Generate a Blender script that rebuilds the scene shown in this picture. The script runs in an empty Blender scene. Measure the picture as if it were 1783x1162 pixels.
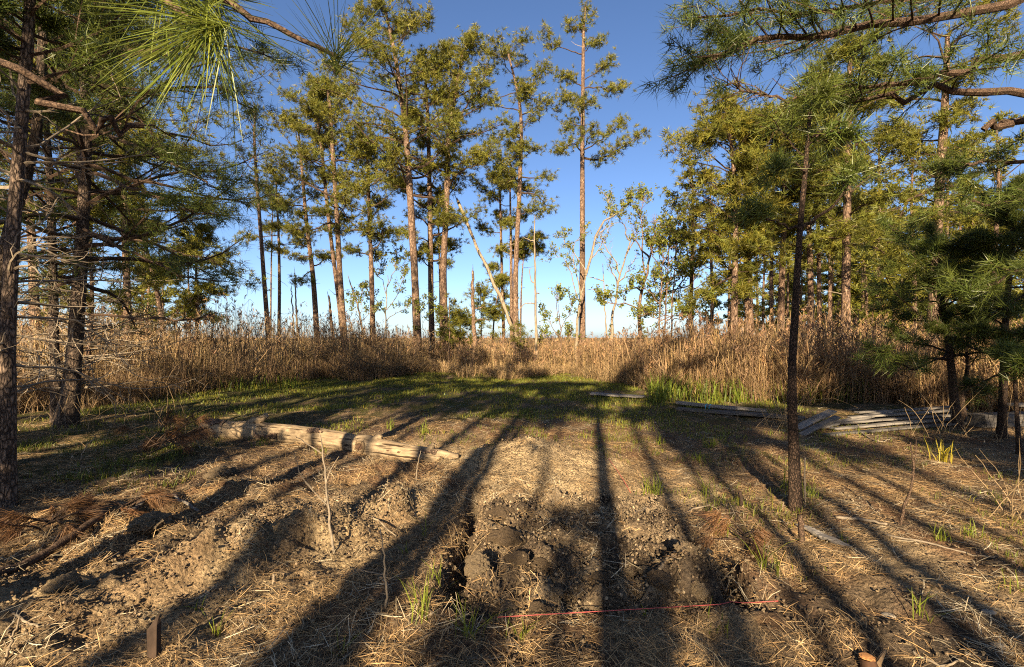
import bpy, math
import numpy as np
from mathutils import Vector, Matrix

# ------------------------------------------------------------------ camera, sky, sun, exposure
scene = bpy.context.scene
COL = scene.collection
EYE, FPX, CX, HY = 1.6, 842.0, 891.5, 588.0        # eye height (m), focal length / centre / horizon row in photo pixels
cam_d = bpy.data.cameras.new('camera'); cam = bpy.data.objects.new('camera', cam_d); COL.objects.link(cam)
cam_d.sensor_width = 36.0; cam_d.lens = 17.0
cam_d.shift_y = (HY - 581.0) / 1783.0
cam_d.clip_start = 0.05; cam_d.clip_end = 5000.0
cam.location = (0, 0, EYE); cam.rotation_euler = (math.radians(90), 0, 0)
scene.camera = cam

SUN_EL, SUN_AZ = math.radians(21.0), math.radians(10.0)   # shadows run 10 degrees right of straight ahead
world = bpy.data.worlds.new('World'); scene.world = world; world.use_nodes = True
wn = world.node_tree.nodes; wl = world.node_tree.links
bg = wn['Background']; sky = wn.new('ShaderNodeTexSky')
sky.sky_type = 'NISHITA'; sky.sun_disc = False
sky.sun_elevation = SUN_EL; sky.sun_rotation = math.pi + SUN_AZ
sky.air_density = 0.75; sky.dust_density = 0.75; sky.ozone_density = 2.6
hs = wn.new('ShaderNodeHueSaturation'); hs.inputs['Saturation'].default_value = 1.03; wl.new(sky.outputs[0], hs.inputs['Color'])
wb = wn.new('ShaderNodeMix'); wb.data_type = 'RGBA'; wb.blend_type = 'MULTIPLY'; wb.inputs[0].default_value = 1; wb.inputs[7].default_value = (.94, .95, 1.03, 1)   # white balance of the whole sky
wl.new(hs.outputs[0], wb.inputs[6]); wl.new(wb.outputs[2], bg.inputs[0]); bg.inputs[1].default_value = 0.057
sun_d = bpy.data.lights.new('sun', 'SUN'); sun = bpy.data.objects.new('sun', sun_d); COL.objects.link(sun)
sun_d.energy = 5.0; sun_d.angle = math.radians(0.5); sun_d.color = (1.0, 0.81, 0.55)
sd = Vector((math.sin(SUN_AZ) * math.cos(SUN_EL), math.cos(SUN_AZ) * math.cos(SUN_EL), -math.sin(SUN_EL)))
sun.rotation_euler = sd.to_track_quat('-Z', 'Y').to_euler(); sun.location = (-6, -30, 14)
scene.view_settings.view_transform = 'Standard'; scene.view_settings.look = 'None'
scene.view_settings.gamma = 1.0; scene.view_settings.exposure = 1.75
scene.render.engine = 'CYCLES'
scene.cycles.max_bounces = 6; scene.cycles.diffuse_bounces = 3; scene.cycles.transmission_bounces = 3
scene.cycles.use_denoising = False; scene.cycles.pixel_filter_type = 'BLACKMAN_HARRIS'; scene.cycles.filter_width = 1.1

# ------------------------------------------------------------------ helpers: maths
def nrm(v):
    v = np.asarray(v, float)
    return v / np.maximum(np.linalg.norm(v, axis=-1, keepdims=True), 1e-9)
def P(px, py, D):                                  # a photo pixel at distance D
    return np.array([(px - CX) / FPX * D, D, EYE - (py - HY) / FPX * D])
def GP(px, py):                                    # a photo pixel on the ground
    D = FPX * EYE / (py - HY)
    return (px - CX) / FPX * D, D
def hsh(xi, yi, seed):
    n = (xi.astype(np.int64) * 374761393 + yi.astype(np.int64) * 668265263 + seed * 1442695041) & 0xffffffff
    n = ((n ^ (n >> 13)) * 1274126177) & 0xffffffff
    n = ((n ^ (n >> 16)) * 2246822519) & 0xffffffff
    return ((n ^ (n >> 15)) & 0xffffff) / float(0xffffff)
def vn(x, y, seed=0):
    xf = np.floor(x); yf = np.floor(y); u = x - xf; v = y - yf
    u = u * u * (3 - 2 * u); v = v * v * (3 - 2 * v)
    a = hsh(xf, yf, seed); b = hsh(xf + 1, yf, seed); c = hsh(xf, yf + 1, seed); d = hsh(xf + 1, yf + 1, seed)
    return (a * (1 - u) + b * u) * (1 - v) + (c * (1 - u) + d * u) * v
def fbm(x, y, seed=0, octv=4, gain=0.5):
    s = 0; a = 1; t = 0
    for i in range(octv):
        s = s + a * vn(x * 2 ** i + 17.3 * i, y * 2 ** i + 9.1 * i, seed + i); t += a; a *= gain
    return s / t
def sst(a, b, x):
    t = np.clip((x - a) / (b - a), 0, 1); return t * t * (3 - 2 * t)
def seg_d(x, y, a, b):
    ax, ay = a; bx, by = b; dx, dy = bx - ax, by - ay
    t = np.clip(((x - ax) * dx + (y - ay) * dy) / (dx * dx + dy * dy), 0, 1)
    return np.hypot(x - ax - t * dx, y - ay - t * dy)

# ------------------------------------------------------------------ the lie of the land
PIT = (-0.47, 1.47, 2.78, 4.95)
RIDGES = [(GP(330, 1005), GP(520, 930), .15, .16), (GP(500, 955), GP(690, 885), .16, .14), (GP(60, 1085), GP(420, 985), .10, .22),
          (GP(690, 890), GP(800, 812), .06, .15), (GP(140, 890), GP(430, 862), .05, .16), (GP(420, 860), GP(760, 800), .045, .2),
          (GP(470, 725), GP(800, 700), .06, .35), (GP(600, 660), GP(860, 655), .10, .35), (GP(1240, 770), GP(1360, 830), .06, .25),
          (GP(1060, 730), GP(1200, 800), .03, .2), (GP(1450, 880), GP(1760, 1000), .05, .3), (GP(1380, 960), GP(1600, 1060), .04, .25)]
MOUNDS = [(GP(930, 803), .80, .55, .30), (GP(1235, 1020), .27, .22, .27), (GP(1275, 905), .38, .3, .12), (GP(850, 1020), .25, .25, .09),
          (GP(1000, 930), .5, .3, .06), (GP(1080, 780), .3, .4, .05), (GP(100, 1045), .09, .05, .07), (GP(285, 925), .16, .1, .09),
          (GP(680, 1000), .12, .1, .05), (GP(330, 790), .7, .35, .10), (GP(90, 920), .5, .3, .08), (GP(1300, 800), .35, .3, .08)]
def gh(x, y):
    x = np.asarray(x, float); y = np.asarray(y, float)
    near = 1 - sst(16, 34, np.hypot(x, y))
    h = (fbm(x * .22 + 5, y * .22, 3, 3) - .5) * .22 * near
    rough = np.clip(.35 + 1.1 * sst(3.2, 0, np.abs(x - .5 + .25 * (y - 4))) + .9 * sst(-.2, -2.2, x) * sst(8, 5, y), 0, 1.3) * (1 - sst(8, 13, y))
    n1 = fbm(x * 1.7, y * 1.7, 11, 4, .6) - .5
    n2 = 1 - np.abs(2 * fbm(x * 4.6 + 3, y * 4.6, 23, 3) - 1)
    n3 = fbm(x * 13, y * 13, 31, 3, .6) - .5
    h = h + rough * (n1 * .13 + (n2 - .75) * .075 + n3 * .045) + near * n1 * .03
    for a, b, hh, w in RIDGES:
        d = seg_d(x + (fbm(x * 3, y * 3, 41, 2) - .5) * .35, y + (fbm(x * 3, y * 3, 47, 2) - .5) * .35, a, b)
        h = h + hh * np.exp(-(d / w) ** 2) * (.7 + .7 * n2)
    for (mx, my), wx, wy, hh in MOUNDS:
        h = h + hh * np.exp(-((x - mx) / wx) ** 2 - ((y - my) / wy) ** 2)
    # the dug and half backfilled pit: steep walls, open gaps along the edges, lumpy fill inside
    x0, x1, y0, y1 = PIT
    jx = (fbm(x * 5, y * 5, 53, 2) - .5) * .07
    inn = np.minimum(np.minimum(x - x0 + jx, x1 - x + jx), np.minimum(y - y0 + jx, y1 - y - jx))
    inside = sst(0, .05, inn)
    dl = x - x0; dr = x1 - x; df = y - y0; db = y1 - y
    gap = np.maximum.reduce([sst(.26, .08, dl) * (.75 + .5 * n1), sst(.24, .06, dr) * sst(3.9, 3.5, y), sst(.16, .05, df) * (.6 + n1), .5 * sst(.25, .08, db)])
    lumps = (fbm(x * 5.5, y * 5.5, 61, 4, .65) - .5) * .36 + (fbm(x * 16, y * 16, 67, 2) - .5) * .07
    fill = .0 + lumps - np.clip(gap, 0, 1) * .42
    for (mx, my), wx, wy, hh in (MOUNDS[1], MOUNDS[3], MOUNDS[4]):
        fill = fill + hh * np.exp(-((x - mx) / wx) ** 2 - ((y - my) / wy) ** 2)
    h = h * (1 - inside) + fill * inside
    return h * near
def g1(x, y): return float(gh(np.array([x]), np.array([y]))[0])
def G(px, py, dz=0.0):                             # ground point under a photo pixel
    x, y = GP(px, py); return np.array([x, y, g1(x, y) + dz])

# ------------------------------------------------------------------ helpers: objects
def link(o): COL.objects.link(o); return o
def mesh_np(name, V, faces, mat, tint=None, smooth=False):
    """faces: list of int arrays (n,3) / (n,4)"""
    me = bpy.data.meshes.new(name)
    V = np.asarray(V, np.float32)
    faces = [np.asarray(f, np.int32) for f in faces if len(f)]
    nl = sum(f.size for f in faces); nf = sum(len(f) for f in faces)
    me.vertices.add(len(V)); me.vertices.foreach_set('co', V.ravel())
    me.loops.add(nl); me.loops.foreach_set('vertex_index', np.concatenate([f.ravel() for f in faces]))
    me.polygons.add(nf)
    tot = np.concatenate([np.full(len(f), f.shape[1], np.int32) for f in faces])
    st = np.concatenate([[0], np.cumsum(tot)[:-1]]).astype(np.int32)
    me.polygons.foreach_set('loop_start', st); me.polygons.foreach_set('loop_total', tot)
    me.polygons.foreach_set('use_smooth', np.full(nf, smooth, dtype=bool))
    if tint is not None:
        a = me.color_attributes.new('tint', 'FLOAT_COLOR', 'POINT')
        c = np.ones((len(V), 4), np.float32); c[:, :3] = tint
        a.data.foreach_set('color', c.ravel())
    me.update(); me.validate()
    if mat is not None: me.materials.append(mat)
    return me
def obj(name, me, parent=None, loc=None):
    o = link(bpy.data.objects.new(name, me))
    if parent is not None: o.parent = parent
    if loc is not None: o.location = loc
    return o
def tag(o, label, cat=None, group=None, kind=None):
    if label: o['label'] = label
    if cat: o['category'] = cat
    if group: o['group'] = group
    if kind: o['kind'] = kind
    return o
def thing(name, label, cat, loc=(0, 0, 0), group=None):
    o = link(bpy.data.objects.new(name, None)); o.location = tuple(float(v) for v in loc); o.empty_display_size = .2
    return tag(o, label, cat, group)
def copy_tree(root, loc, rz=0.0, s=1.0, label=None, group=None):
    c = link(root.copy()); c.location = tuple(float(v) for v in loc); c.rotation_euler = (0, 0, rz); c.scale = (s, s, s)
    if label: c['label'] = label
    if group: c['group'] = group
    for ch in list(root.children):
        d = link(ch.copy()); d.parent = c
        for g in list(ch.children):
            e = link(g.copy()); e.parent = d
    return c
class MB:
    """collects vertices / tris / quads / tints"""
    def __init__(s): s.v = []; s.t = []; s.q = []; s.c = []; s.n = 0
    def add(s, V, T=None, Q=None, C=(1, 1, 1)):
        V = np.asarray(V, float).reshape(-1, 3)
        if T is not None and len(T): s.t.append(np.asarray(T) + s.n)
        if Q is not None and len(Q): s.q.append(np.asarray(Q) + s.n)
        C = np.broadcast_to(np.asarray(C, float), V.shape); s.c.append(C); s.v.append(V); s.n += len(V)
    def mesh(s, name, mat, origin=(0, 0, 0), smooth=False):
        V = np.concatenate(s.v) - np.asarray(origin, float)
        return mesh_np(name, V, [np.concatenate(f) for f in (s.t, s.q) if f], mat, np.concatenate(s.c), smooth)
    def build(s, name, mat, parent=None, origin=(0, 0, 0), smooth=False):
        if not s.n: return None
        return obj(name, s.mesh(name, mat, origin, smooth), parent)
def resample(pts, n):
    pts = np.asarray(pts, float)
    if len(pts) == 2:
        t = np.linspace(0, 1, n)[:, None]; return pts[0] * (1 - t) + pts[1] * t
    q = np.vstack([2 * pts[0] - pts[1], pts, 2 * pts[-1] - pts[-2]])
    m = len(pts) - 1; u = np.linspace(0, m, n); i = np.minimum(u.astype(int), m - 1); t = (u - i)[:, None]
    a, b, c, d = q[i], q[i + 1], q[i + 2], q[i + 3]
    return .5 * ((2 * b) + (c - a) * t + (2 * a - 5 * b + 4 * c - d) * t * t + (-a + 3 * b - 3 * c + d) * t ** 3)
def tube(mb, pts, rad, sides=6, C=(1, 1, 1), rough=0.0, rs=None, cap=False):
    pts = np.asarray(pts, float); n = len(pts)
    rad = np.broadcast_to(np.asarray(rad, float), (n,))
    tan = nrm(np.gradient(pts, axis=0))
    ref = np.array([0, 0, 1.0]) if abs(tan[:, 2]).mean() < .8 else np.array([1.0, 0, 0])
    a = nrm(np.cross(tan, ref)); b = np.cross(tan, a)
    th = np.arange(sides) * 2 * np.pi / sides
    rr = rad[:, None] * np.ones(sides)
    if rough: rr = rr * (1 + rough * (rs.random((n, sides)) - .5) * 2)
    V = pts[:, None] + rr[..., None] * (a[:, None] * np.cos(th)[None, :, None] + b[:, None] * np.sin(th)[None, :, None])
    i = np.arange(n - 1)[:, None] * sides; j = np.arange(sides)[None]; k = (j + 1) % sides
    Q = np.stack([i + j, i + k, i + sides + k, i + sides + j], -1).reshape(-1, 4)
    V = V.reshape(-1, 3); T = None
    if cap:
        T = [[n * sides + e, (r0 + s2) if e else (r0 + (s2 + 1) % sides), (r0 + (s2 + 1) % sides) if e else (r0 + s2)]
             for e, r0 in ((0, 0), (1, (n - 1) * sides)) for s2 in range(sides)]
        V = np.vstack([V, pts[0], pts[-1]])
    mb.add(V, T, Q, C)

# ------------------------------------------------------------------ materials (all procedural)
def new_mat(name):
    m = bpy.data.materials.new(name); m.use_nodes = True
    return m, m.node_tree.nodes, m.node_tree.links, m.node_tree.nodes['Principled BSDF']
def N(nodes, t, **kw):
    n = nodes.new(t)
    for k, v in kw.items(): setattr(n, k, v)
    return n
def ramp(nodes, stops):
    r = nodes.new('ShaderNodeValToRGB'); e = r.color_ramp.elements
    while len(e) < len(stops): e.new(.5)
    for i, (p, c) in enumerate(stops): e[i].position = p; e[i].color = (*c, 1)
    return r
def mul(nodes, links, a, b):
    m = nodes.new('ShaderNodeMix'); m.data_type = 'RGBA'; m.blend_type = 'MULTIPLY'; m.inputs[0].default_value = 1
    links.new(a, m.inputs[6]); links.new(b, m.inputs[7]); return m.outputs[2]
def coords(nodes, links, scale):
    tc = nodes.new('ShaderNodeTexCoord'); mp = nodes.new('ShaderNodeMapping'); mp.inputs[3].default_value = scale
    links.new(tc.outputs['Object'], mp.inputs[0]); return mp.outputs[0]
def leaf_mat(name, col, trans=.35, rough=.55):
    m, n, l, p = new_mat(name)
    at = N(n, 'ShaderNodeVertexColor', layer_name='tint')
    rgb = N(n, 'ShaderNodeRGB'); rgb.outputs[0].default_value = (*col, 1)
    c = mul(n, l, rgb.outputs[0], at.outputs[0])
    l.new(c, p.inputs['Base Color']); p.inputs['Roughness'].default_value = rough
    p.inputs['Specular IOR Level'].default_value = .3
    tr = N(n, 'ShaderNodeBsdfTranslucent'); l.new(c, tr.inputs[0])
    mx = N(n, 'ShaderNodeMixShader'); mx.inputs[0].default_value = trans
    l.new(p.outputs[0], mx.inputs[1]); l.new(tr.outputs[0], mx.inputs[2])
    l.new(mx.outputs[0], n['Material Output'].inputs[0]); return m
def bark_mat(name, c0, c1, sc=(9, 9, 2.2), bump=.7, dist=.02):
    m, n, l, p = new_mat(name)
    co = coords(n, l, sc)
    nz = N(n, 'ShaderNodeTexNoise'); nz.inputs['Scale'].default_value = 1.3; nz.inputs['Detail'].default_value = 5
    l.new(co, nz.inputs[0])
    ad = N(n, 'ShaderNodeMixRGB', blend_type='LINEAR_LIGHT'); ad.inputs[0].default_value = .42; l.new(co, ad.inputs[1]); l.new(nz.outputs[1], ad.inputs[2])
    fn = N(n, 'ShaderNodeTexNoise'); fn.inputs['Scale'].default_value = 7; fn.inputs['Detail'].default_value = 4; l.new(co, fn.inputs[0])
    r4 = ramp(n, [(.3, (.55, .53, .5)), (.7, (1.3, 1.3, 1.3))]); l.new(fn.outputs[0], r4.inputs[0])
    vo = N(n, 'ShaderNodeTexVoronoi', feature='DISTANCE_TO_EDGE'); vo.inputs['Scale'].default_value = 2.4; l.new(ad.outputs[0], vo.inputs[0])
    rp = ramp(n, [(.0, tuple(v * .35 for v in c0)), (.09, c0), (.5, c1)]); l.new(vo.outputs[0], rp.inputs[0])
    r2 = ramp(n, [(.3, (.62, .6, .58)), (.7, (1.25, 1.2, 1.15))]); l.new(nz.outputs[0], r2.inputs[0])
    at = N(n, 'ShaderNodeVertexColor', layer_name='tint')
    c = mul(n, l, mul(n, l, mul(n, l, rp.outputs[0], r2.outputs[0]), r4.outputs[0]), at.outputs[0])
    l.new(c, p.inputs['Base Color']); p.inputs['Roughness'].default_value = .9; p.inputs['Specular IOR Level'].default_value = .15
    r3 = ramp(n, [(.0, (0, 0, 0)), (.16, (.8, .8, .8)), (.5, (1, 1, 1))]); l.new(vo.outputs[0], r3.inputs[0])
    bp = N(n, 'ShaderNodeBump'); bp.inputs['Strength'].default_value = bump; bp.inputs['Distance'].default_value = dist
    l.new(r3.outputs[0], bp.inputs['Height']); l.new(bp.outputs[0], p.inputs['Normal']); return m
def wood_mat(name, c0, c1, sc=(1.2, 22, 22), bump=.5):
    m, n, l, p = new_mat(name)
    co = coords(n, l, sc)
    nz = N(n, 'ShaderNodeTexNoise'); nz.inputs['Scale'].default_value = 2.0; nz.inputs['Detail'].default_value = 7; nz.inputs['Roughness'].default_value = .65
    l.new(co, nz.inputs[0])
    rp = ramp(n, [(.3, c0), (.66, c1)]); l.new(nz.outputs[0], rp.inputs[0])
    at = N(n, 'ShaderNodeVertexColor', layer_name='tint')
    l.new(mul(n, l, rp.outputs[0], at.outputs[0]), p.inputs['Base Color']); p.inputs['Roughness'].default_value = .85
    p.inputs['Specular IOR Level'].default_value = .2
    bp = N(n, 'ShaderNodeBump'); bp.inputs['Strength'].default_value = bump; bp.inputs['Distance'].default_value = .01
    l.new(nz.outputs[0], bp.inputs['Height']); l.new(bp.outputs[0], p.inputs['Normal']); return m
def log_mat(name):
    m = wood_mat(name, (.12, .09, .06), (.38, .295, .19), (1.0, 13, 13), 1.0); n, l = m.node_tree.nodes, m.node_tree.links; p = n['Principled BSDF']
    old = p.inputs['Base Color'].links[0].from_socket
    ck = N(n, 'ShaderNodeTexNoise'); ck.inputs['Scale'].default_value = 1.0; ck.inputs['Detail'].default_value = 3; l.new(coords(n, l, (1.4, 34, 34)), ck.inputs[0])
    rc = ramp(n, [(.33, (.16, .13, .11)), (.39, (1, 1, 1))]); l.new(ck.outputs[0], rc.inputs[0])
    st = N(n, 'ShaderNodeTexNoise'); st.inputs['Scale'].default_value = 3.2; st.inputs['Detail'].default_value = 6; st.inputs['Roughness'].default_value = .7; l.new(coords(n, l, (1, 1.6, 1.6)), st.inputs[0])
    rs_ = ramp(n, [(.36, (.42, .40, .39)), (.5, (.85, .84, .83)), (.62, (1.1, 1.06, 1.0))]); l.new(st.outputs[0], rs_.inputs[0])
    l.new(mul(n, l, mul(n, l, old, rc.outputs[0]), rs_.outputs[0]), p.inputs['Base Color'])
    b2 = N(n, 'ShaderNodeBump'); b2.inputs['Strength'].default_value = .9; b2.inputs['Distance'].default_value = .02; l.new(rc.outputs[0], b2.inputs['Height'])
    l.new(p.inputs['Normal'].links[0].from_socket, b2.inputs['Normal']); l.new(b2.outputs[0], p.inputs['Normal']); return m
def soil_mat(name, scale=1.0, bump=1.0, tc='Object'):
    m, n, l, p = new_mat(name)
    co = coords(n, l, (1, 1, 1))
    at = N(n, 'ShaderNodeVertexColor', layer_name='tint')
    a = N(n, 'ShaderNodeTexNoise'); a.inputs['Scale'].default_value = 55 * scale; a.inputs['Detail'].default_value = 6; a.inputs['Roughness'].default_value = .7
    b = N(n, 'ShaderNodeTexNoise'); b.inputs['Scale'].default_value = 9 * scale; b.inputs['Detail'].default_value = 5
    vo = N(n, 'ShaderNodeTexVoronoi'); vo.inputs['Scale'].default_value = 38 * scale
    for t in (a, b, vo): l.new(co, t.inputs[0])
    r1 = ramp(n, [(.30, (.30, .28, .26)), (.5, (1, 1, 1)), (.72, (1.45, 1.4, 1.32))]); l.new(a.outputs[0], r1.inputs[0])
    r2 = ramp(n, [(.3, (.6, .58, .56)), (.65, (1.15, 1.13, 1.1))]); l.new(b.outputs[0], r2.inputs[0])
    c = mul(n, l, mul(n, l, at.outputs[0], r1.outputs[0]), r2.outputs[0])
    l.new(c, p.inputs['Base Color']); p.inputs['Roughness'].default_value = .95; p.inputs['Specular IOR Level'].default_value = .1
    mt = N(n, 'ShaderNodeMath', operation='SUBTRACT'); l.new(a.outputs[0], mt.inputs[0])
    m2 = N(n, 'ShaderNodeMath', operation='MULTIPLY'); m2.inputs[1].default_value = .5; l.new(vo.outputs[0], m2.inputs[0]); l.new(m2.outputs[0], mt.inputs[1])
    bp = N(n, 'ShaderNodeBump'); bp.inputs['Strength'].default_value = bump; bp.inputs['Distance'].default_value = .06
    l.new(mt.outputs[0], bp.inputs['Height']); l.new(bp.outputs[0], p.inputs['Normal']); return m
M = {}
M['soil'] = soil_mat('soil')
M['clod'] = soil_mat('clod', 1.3, .9)
M['needle'] = leaf_mat('pine_needles', (.138, .152, .025), .38, .5)
M['needle_near'] = leaf_mat('long_pine_needles', (.085, .12, .025), .35, .4)
M['needle_dead'] = leaf_mat('rusty_pine_needles', (.15, .082, .038), .2)
M['leaf'] = leaf_mat('spring_leaves', (.16, .20, .035), .45, .5)
M['grass'] = leaf_mat('grass_blades', (.15, .175, .026), .4, .5)
M['reed'] = leaf_mat('dry_reed', (.43, .305, .16), .25, .7)
M['litter'] = leaf_mat('fallen_needles', (.40, .275, .145), .0, .8)
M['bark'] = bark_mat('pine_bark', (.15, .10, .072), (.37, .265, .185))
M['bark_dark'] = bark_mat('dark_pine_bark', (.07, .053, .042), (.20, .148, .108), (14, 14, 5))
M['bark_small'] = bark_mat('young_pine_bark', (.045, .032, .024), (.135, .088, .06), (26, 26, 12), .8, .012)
M['twig'] = bark_mat('twig_bark', (.075, .05, .035), (.16, .11, .075), (20, 20, 20), .4, .005)
M['dead'] = wood_mat('dead_wood', (.07, .05, .035), (.30, .235, .155), (7, 7, 1.6), .7)
M['deadtwig'] = wood_mat('dead_twig', (.10, .078, .055), (.27, .215, .15), (8, 8, 8), .3)
M['log'] = log_mat('weathered_log')
M['board'] = wood_mat('weathered_board', (.06, .052, .045), (.24, .215, .185), (1.0, 26, 26), .6)
M['char'] = wood_mat('dark_wood', (.018, .012, .009), (.06, .038, .025), (8, 8, 3), .7)
M['birch'] = wood_mat('pale_bark', (.11, .082, .055), (.28, .225, .155), (7, 7, 5), .5)
def plain(name, c, r=.7):
    m, n, l, p = new_mat(name); co = coords(n, l, (1, 1, 1))
    nz = N(n, 'ShaderNodeTexNoise'); nz.inputs['Scale'].default_value = 30; nz.inputs['Detail'].default_value = 4; l.new(co, nz.inputs[0])
    rp = ramp(n, [(.3, tuple(v * .7 for v in c)), (.7, tuple(min(1, v * 1.15) for v in c))]); l.new(nz.outputs[0], rp.inputs[0])
    l.new(rp.outputs[0], p.inputs['Base Color']); p.inputs['Roughness'].default_value = r; return m
M['string'] = plain('red_string', (.42, .07, .06)); M['stone'] = plain('pale_stone', (.24, .20, .15), .9); M['cyan'] = plain('blue_tie', (.05, .42, .62))
M['cut'] = plain('cut_wood', (.42, .19, .06), .8)

# ------------------------------------------------------------------ ground
def zone_colour(x, y):
    f1 = fbm(x * 1.1, y * 1.1, 71, 4); f2 = fbm(x * 3.7, y * 3.7, 79, 4, .6); f3 = fbm(x * .5, y * .5, 83, 3)
    sand = np.array([.46, .345, .20]); litter = np.array([.225, .135, .075]); humus = np.array([.085, .068, .052]); earth = np.array([.20, .145, .092])
    turf = np.array([.085, .088, .025]); marsh = np.array([.26, .185, .085])
    def mix(c, k, w): return c * (1 - w[..., None]) + k * w[..., None]
    c = np.broadcast_to(litter, x.shape + (3,)).copy()
    c = mix(c, earth, sst(.42, .62, f2))
    band = np.minimum(seg_d(x, y, GP(-60, 1090), GP(640, 890)), seg_d(x, y, GP(300, 1090), GP(560, 935)))
    s = sst(1.15, .2, band + (f1 - .5) * 1.4) * (.55 + .45 * sst(.35, .55, f2))
    hp = np.exp(-((x - .3) / .95) ** 2 - ((y - 6.0) / .9) ** 2)
    s = np.maximum(s, sst(.15, .45, hp + (f2 - .5) * .4))
    s = np.maximum(s, .8 * sst(.56, .68, f1) * sst(9.5, 7, y) * sst(-.2, 1.2, x + 3))
    s = np.maximum(s, .75 * np.exp(-(seg_d(x, y, GP(1420, 960), GP(1783, 1060)) / .4) ** 2))
    c = mix(c, sand, np.clip(s, 0, 1))
    x0, x1, y0, y1 = PIT
    inn = np.minimum(np.minimum(x - x0, x1 - x), np.minimum(y - y0, y1 - y))
    pit = sst(-.05, .08, inn)
    c = mix(c, mix(np.broadcast_to(earth * 1.1, c.shape).copy(), np.array([.33, .255, .165]), sst(.42, .62, f2)), pit)
    c = mix(c, humus, pit * sst(.48, .36, f2) * .7)
    c = mix(c, humus, sst(3.3, 2.3, y) * (1 - pit) * sst(.62, .4, f1) * sst(-1.5, -.3, x + .3 * f1) * .85)
    c = mix(c, humus, .7 * sst(-1.2, -3.2, x) * sst(4.6, 5.6, y) * sst(.6, .4, f2))
    tw = sst(8.6, 10.5, y + (f3 - .5) * 3) * sst(.66, .42, f2)
    tw = np.maximum(tw, sst(-3.8, -4.6, x) * sst(5, 6, y) * .8 * sst(.6, .42, f1))
    c = mix(c, turf, tw)
    c = mix(c, marsh, sst(18, 24, y + (f3 - .5) * 3))
    return c
def graded(lo, hi, step, far, g):
    a = list(np.arange(lo, hi + 1e-6, step)); s = step; v = a[-1]
    while v < far: s *= g; v += s; a.append(v)
    s = step; v = a[0]; b = []
    while v > -far: s *= g; v -= s; b.append(v)
    return np.array(b[::-1] + a)
gx = graded(-4.4, 4.4, .033, 1600, 1.09); gy = graded(1.8, 7.2, .031, 2600, 1.07); gy = gy[gy > -300]
XX, YY = np.meshgrid(gx, gy)
ZZ = gh(XX, YY)
nx, ny = len(gx), len(gy)
idx = np.arange(nx * ny).reshape(ny, nx)
Q = np.stack([idx[:-1, :-1], idx[:-1, 1:], idx[1:, 1:], idx[1:, :-1]], -1).reshape(-1, 4)
ground = obj('ground', mesh_np('ground', np.stack([XX, YY, ZZ], -1).reshape(-1, 3), [Q], M['soil'], zone_colour(XX, YY).reshape(-1, 3), True))
tag(ground, 'sandy churned forest ground with pine litter and ruts', kind='structure')

# ------------------------------------------------------------------ vegetation generators
def rand_unit(rs, n):
    return nrm(rs.normal(size=(n, 3)))
def curve(rs, p, d, L, n=6, up=0.0, wig=.12, droop=0.0):
    pts = [np.array(p, float)]; d = nrm(d); s = L / (n - 1)
    for i in range(n - 1):
        d = nrm(d + rs.normal(size=3) * wig + np.array([0, 0, up - droop * (1 if i < n / 2 else 0)]))
        pts.append(pts[-1] + d * s)
    return np.array(pts)
def at_t(pts, t):
    u = t * (len(pts) - 1); i = min(int(u), len(pts) - 2); f = u - i
    return pts[i] * (1 - f) + pts[i + 1] * f, nrm(pts[i + 1] - pts[i])
class Fol:
    def __init__(s): s.p = []; s.d = []; s.s = []
    def add(s, p, d, k=1.0): s.p.append(p); s.d.append(d); s.s.append(k)
    def needles(s, mb, rs, m=10, ln=.24, w=.022, spread=.75, fwd=.55, tmin=.7, tmax=1.25, yellow=.35, jit=.03):
        if not s.p: return
        p = np.array(s.p); d = nrm(np.array(s.d)); k = np.array(s.s); n = len(p)
        dirs = nrm(d[:, None] * fwd + rand_unit(rs, n * m).reshape(n, m, 3) * spread)
        L = ln * k[:, None] * rs.uniform(.7, 1.15, (n, m))
        base = p[:, None] + rs.normal(size=(n, m, 3)) * jit
        wv = nrm(np.cross(dirs, rand_unit(rs, n * m).reshape(n, m, 3))) * w
        tip = base + dirs * L[..., None]; tip[..., 2] -= .13 * L
        V = np.stack([base - wv, base + wv, tip], 2).reshape(-1, 3)
        T = np.arange(n * m * 3).reshape(-1, 3)
        b = rs.uniform(tmin, tmax, n); y = rs.uniform(0, yellow, n)
        c = np.stack([b * (1 + y), b * (1 + .25 * y), b * (1 - .3 * y)], -1)
        mb.add(V, T, None, np.repeat(c, m * 3, axis=0))
    def leaves(s, mb, rs, m=5, ln=.08, jit=.12, tmin=.7, tmax=1.3):
        if not s.p: return
        p = np.repeat(np.array(s.p), m, 0); n = len(p)
        c = p + rs.normal(size=(n, 3)) * jit
        a = rand_unit(rs, n); b = nrm(np.cross(a, rand_unit(rs, n)))
        L = ln * rs.uniform(.6, 1.2, (n, 1))
        V = np.stack([c - a * L * .5, c + b * L * .34, c + a * L * .55, c - b * L * .34], 1).reshape(-1, 3)
        Qd = np.arange(n * 4).reshape(-1, 4)
        t = rs.uniform(tmin, tmax, n); y = rs.uniform(0, .35, n)
        mb.add(V, None, Qd, np.repeat(np.stack([t * (1 + y), t, t * (1 - .4 * y)], -1), 4, 0))
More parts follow.
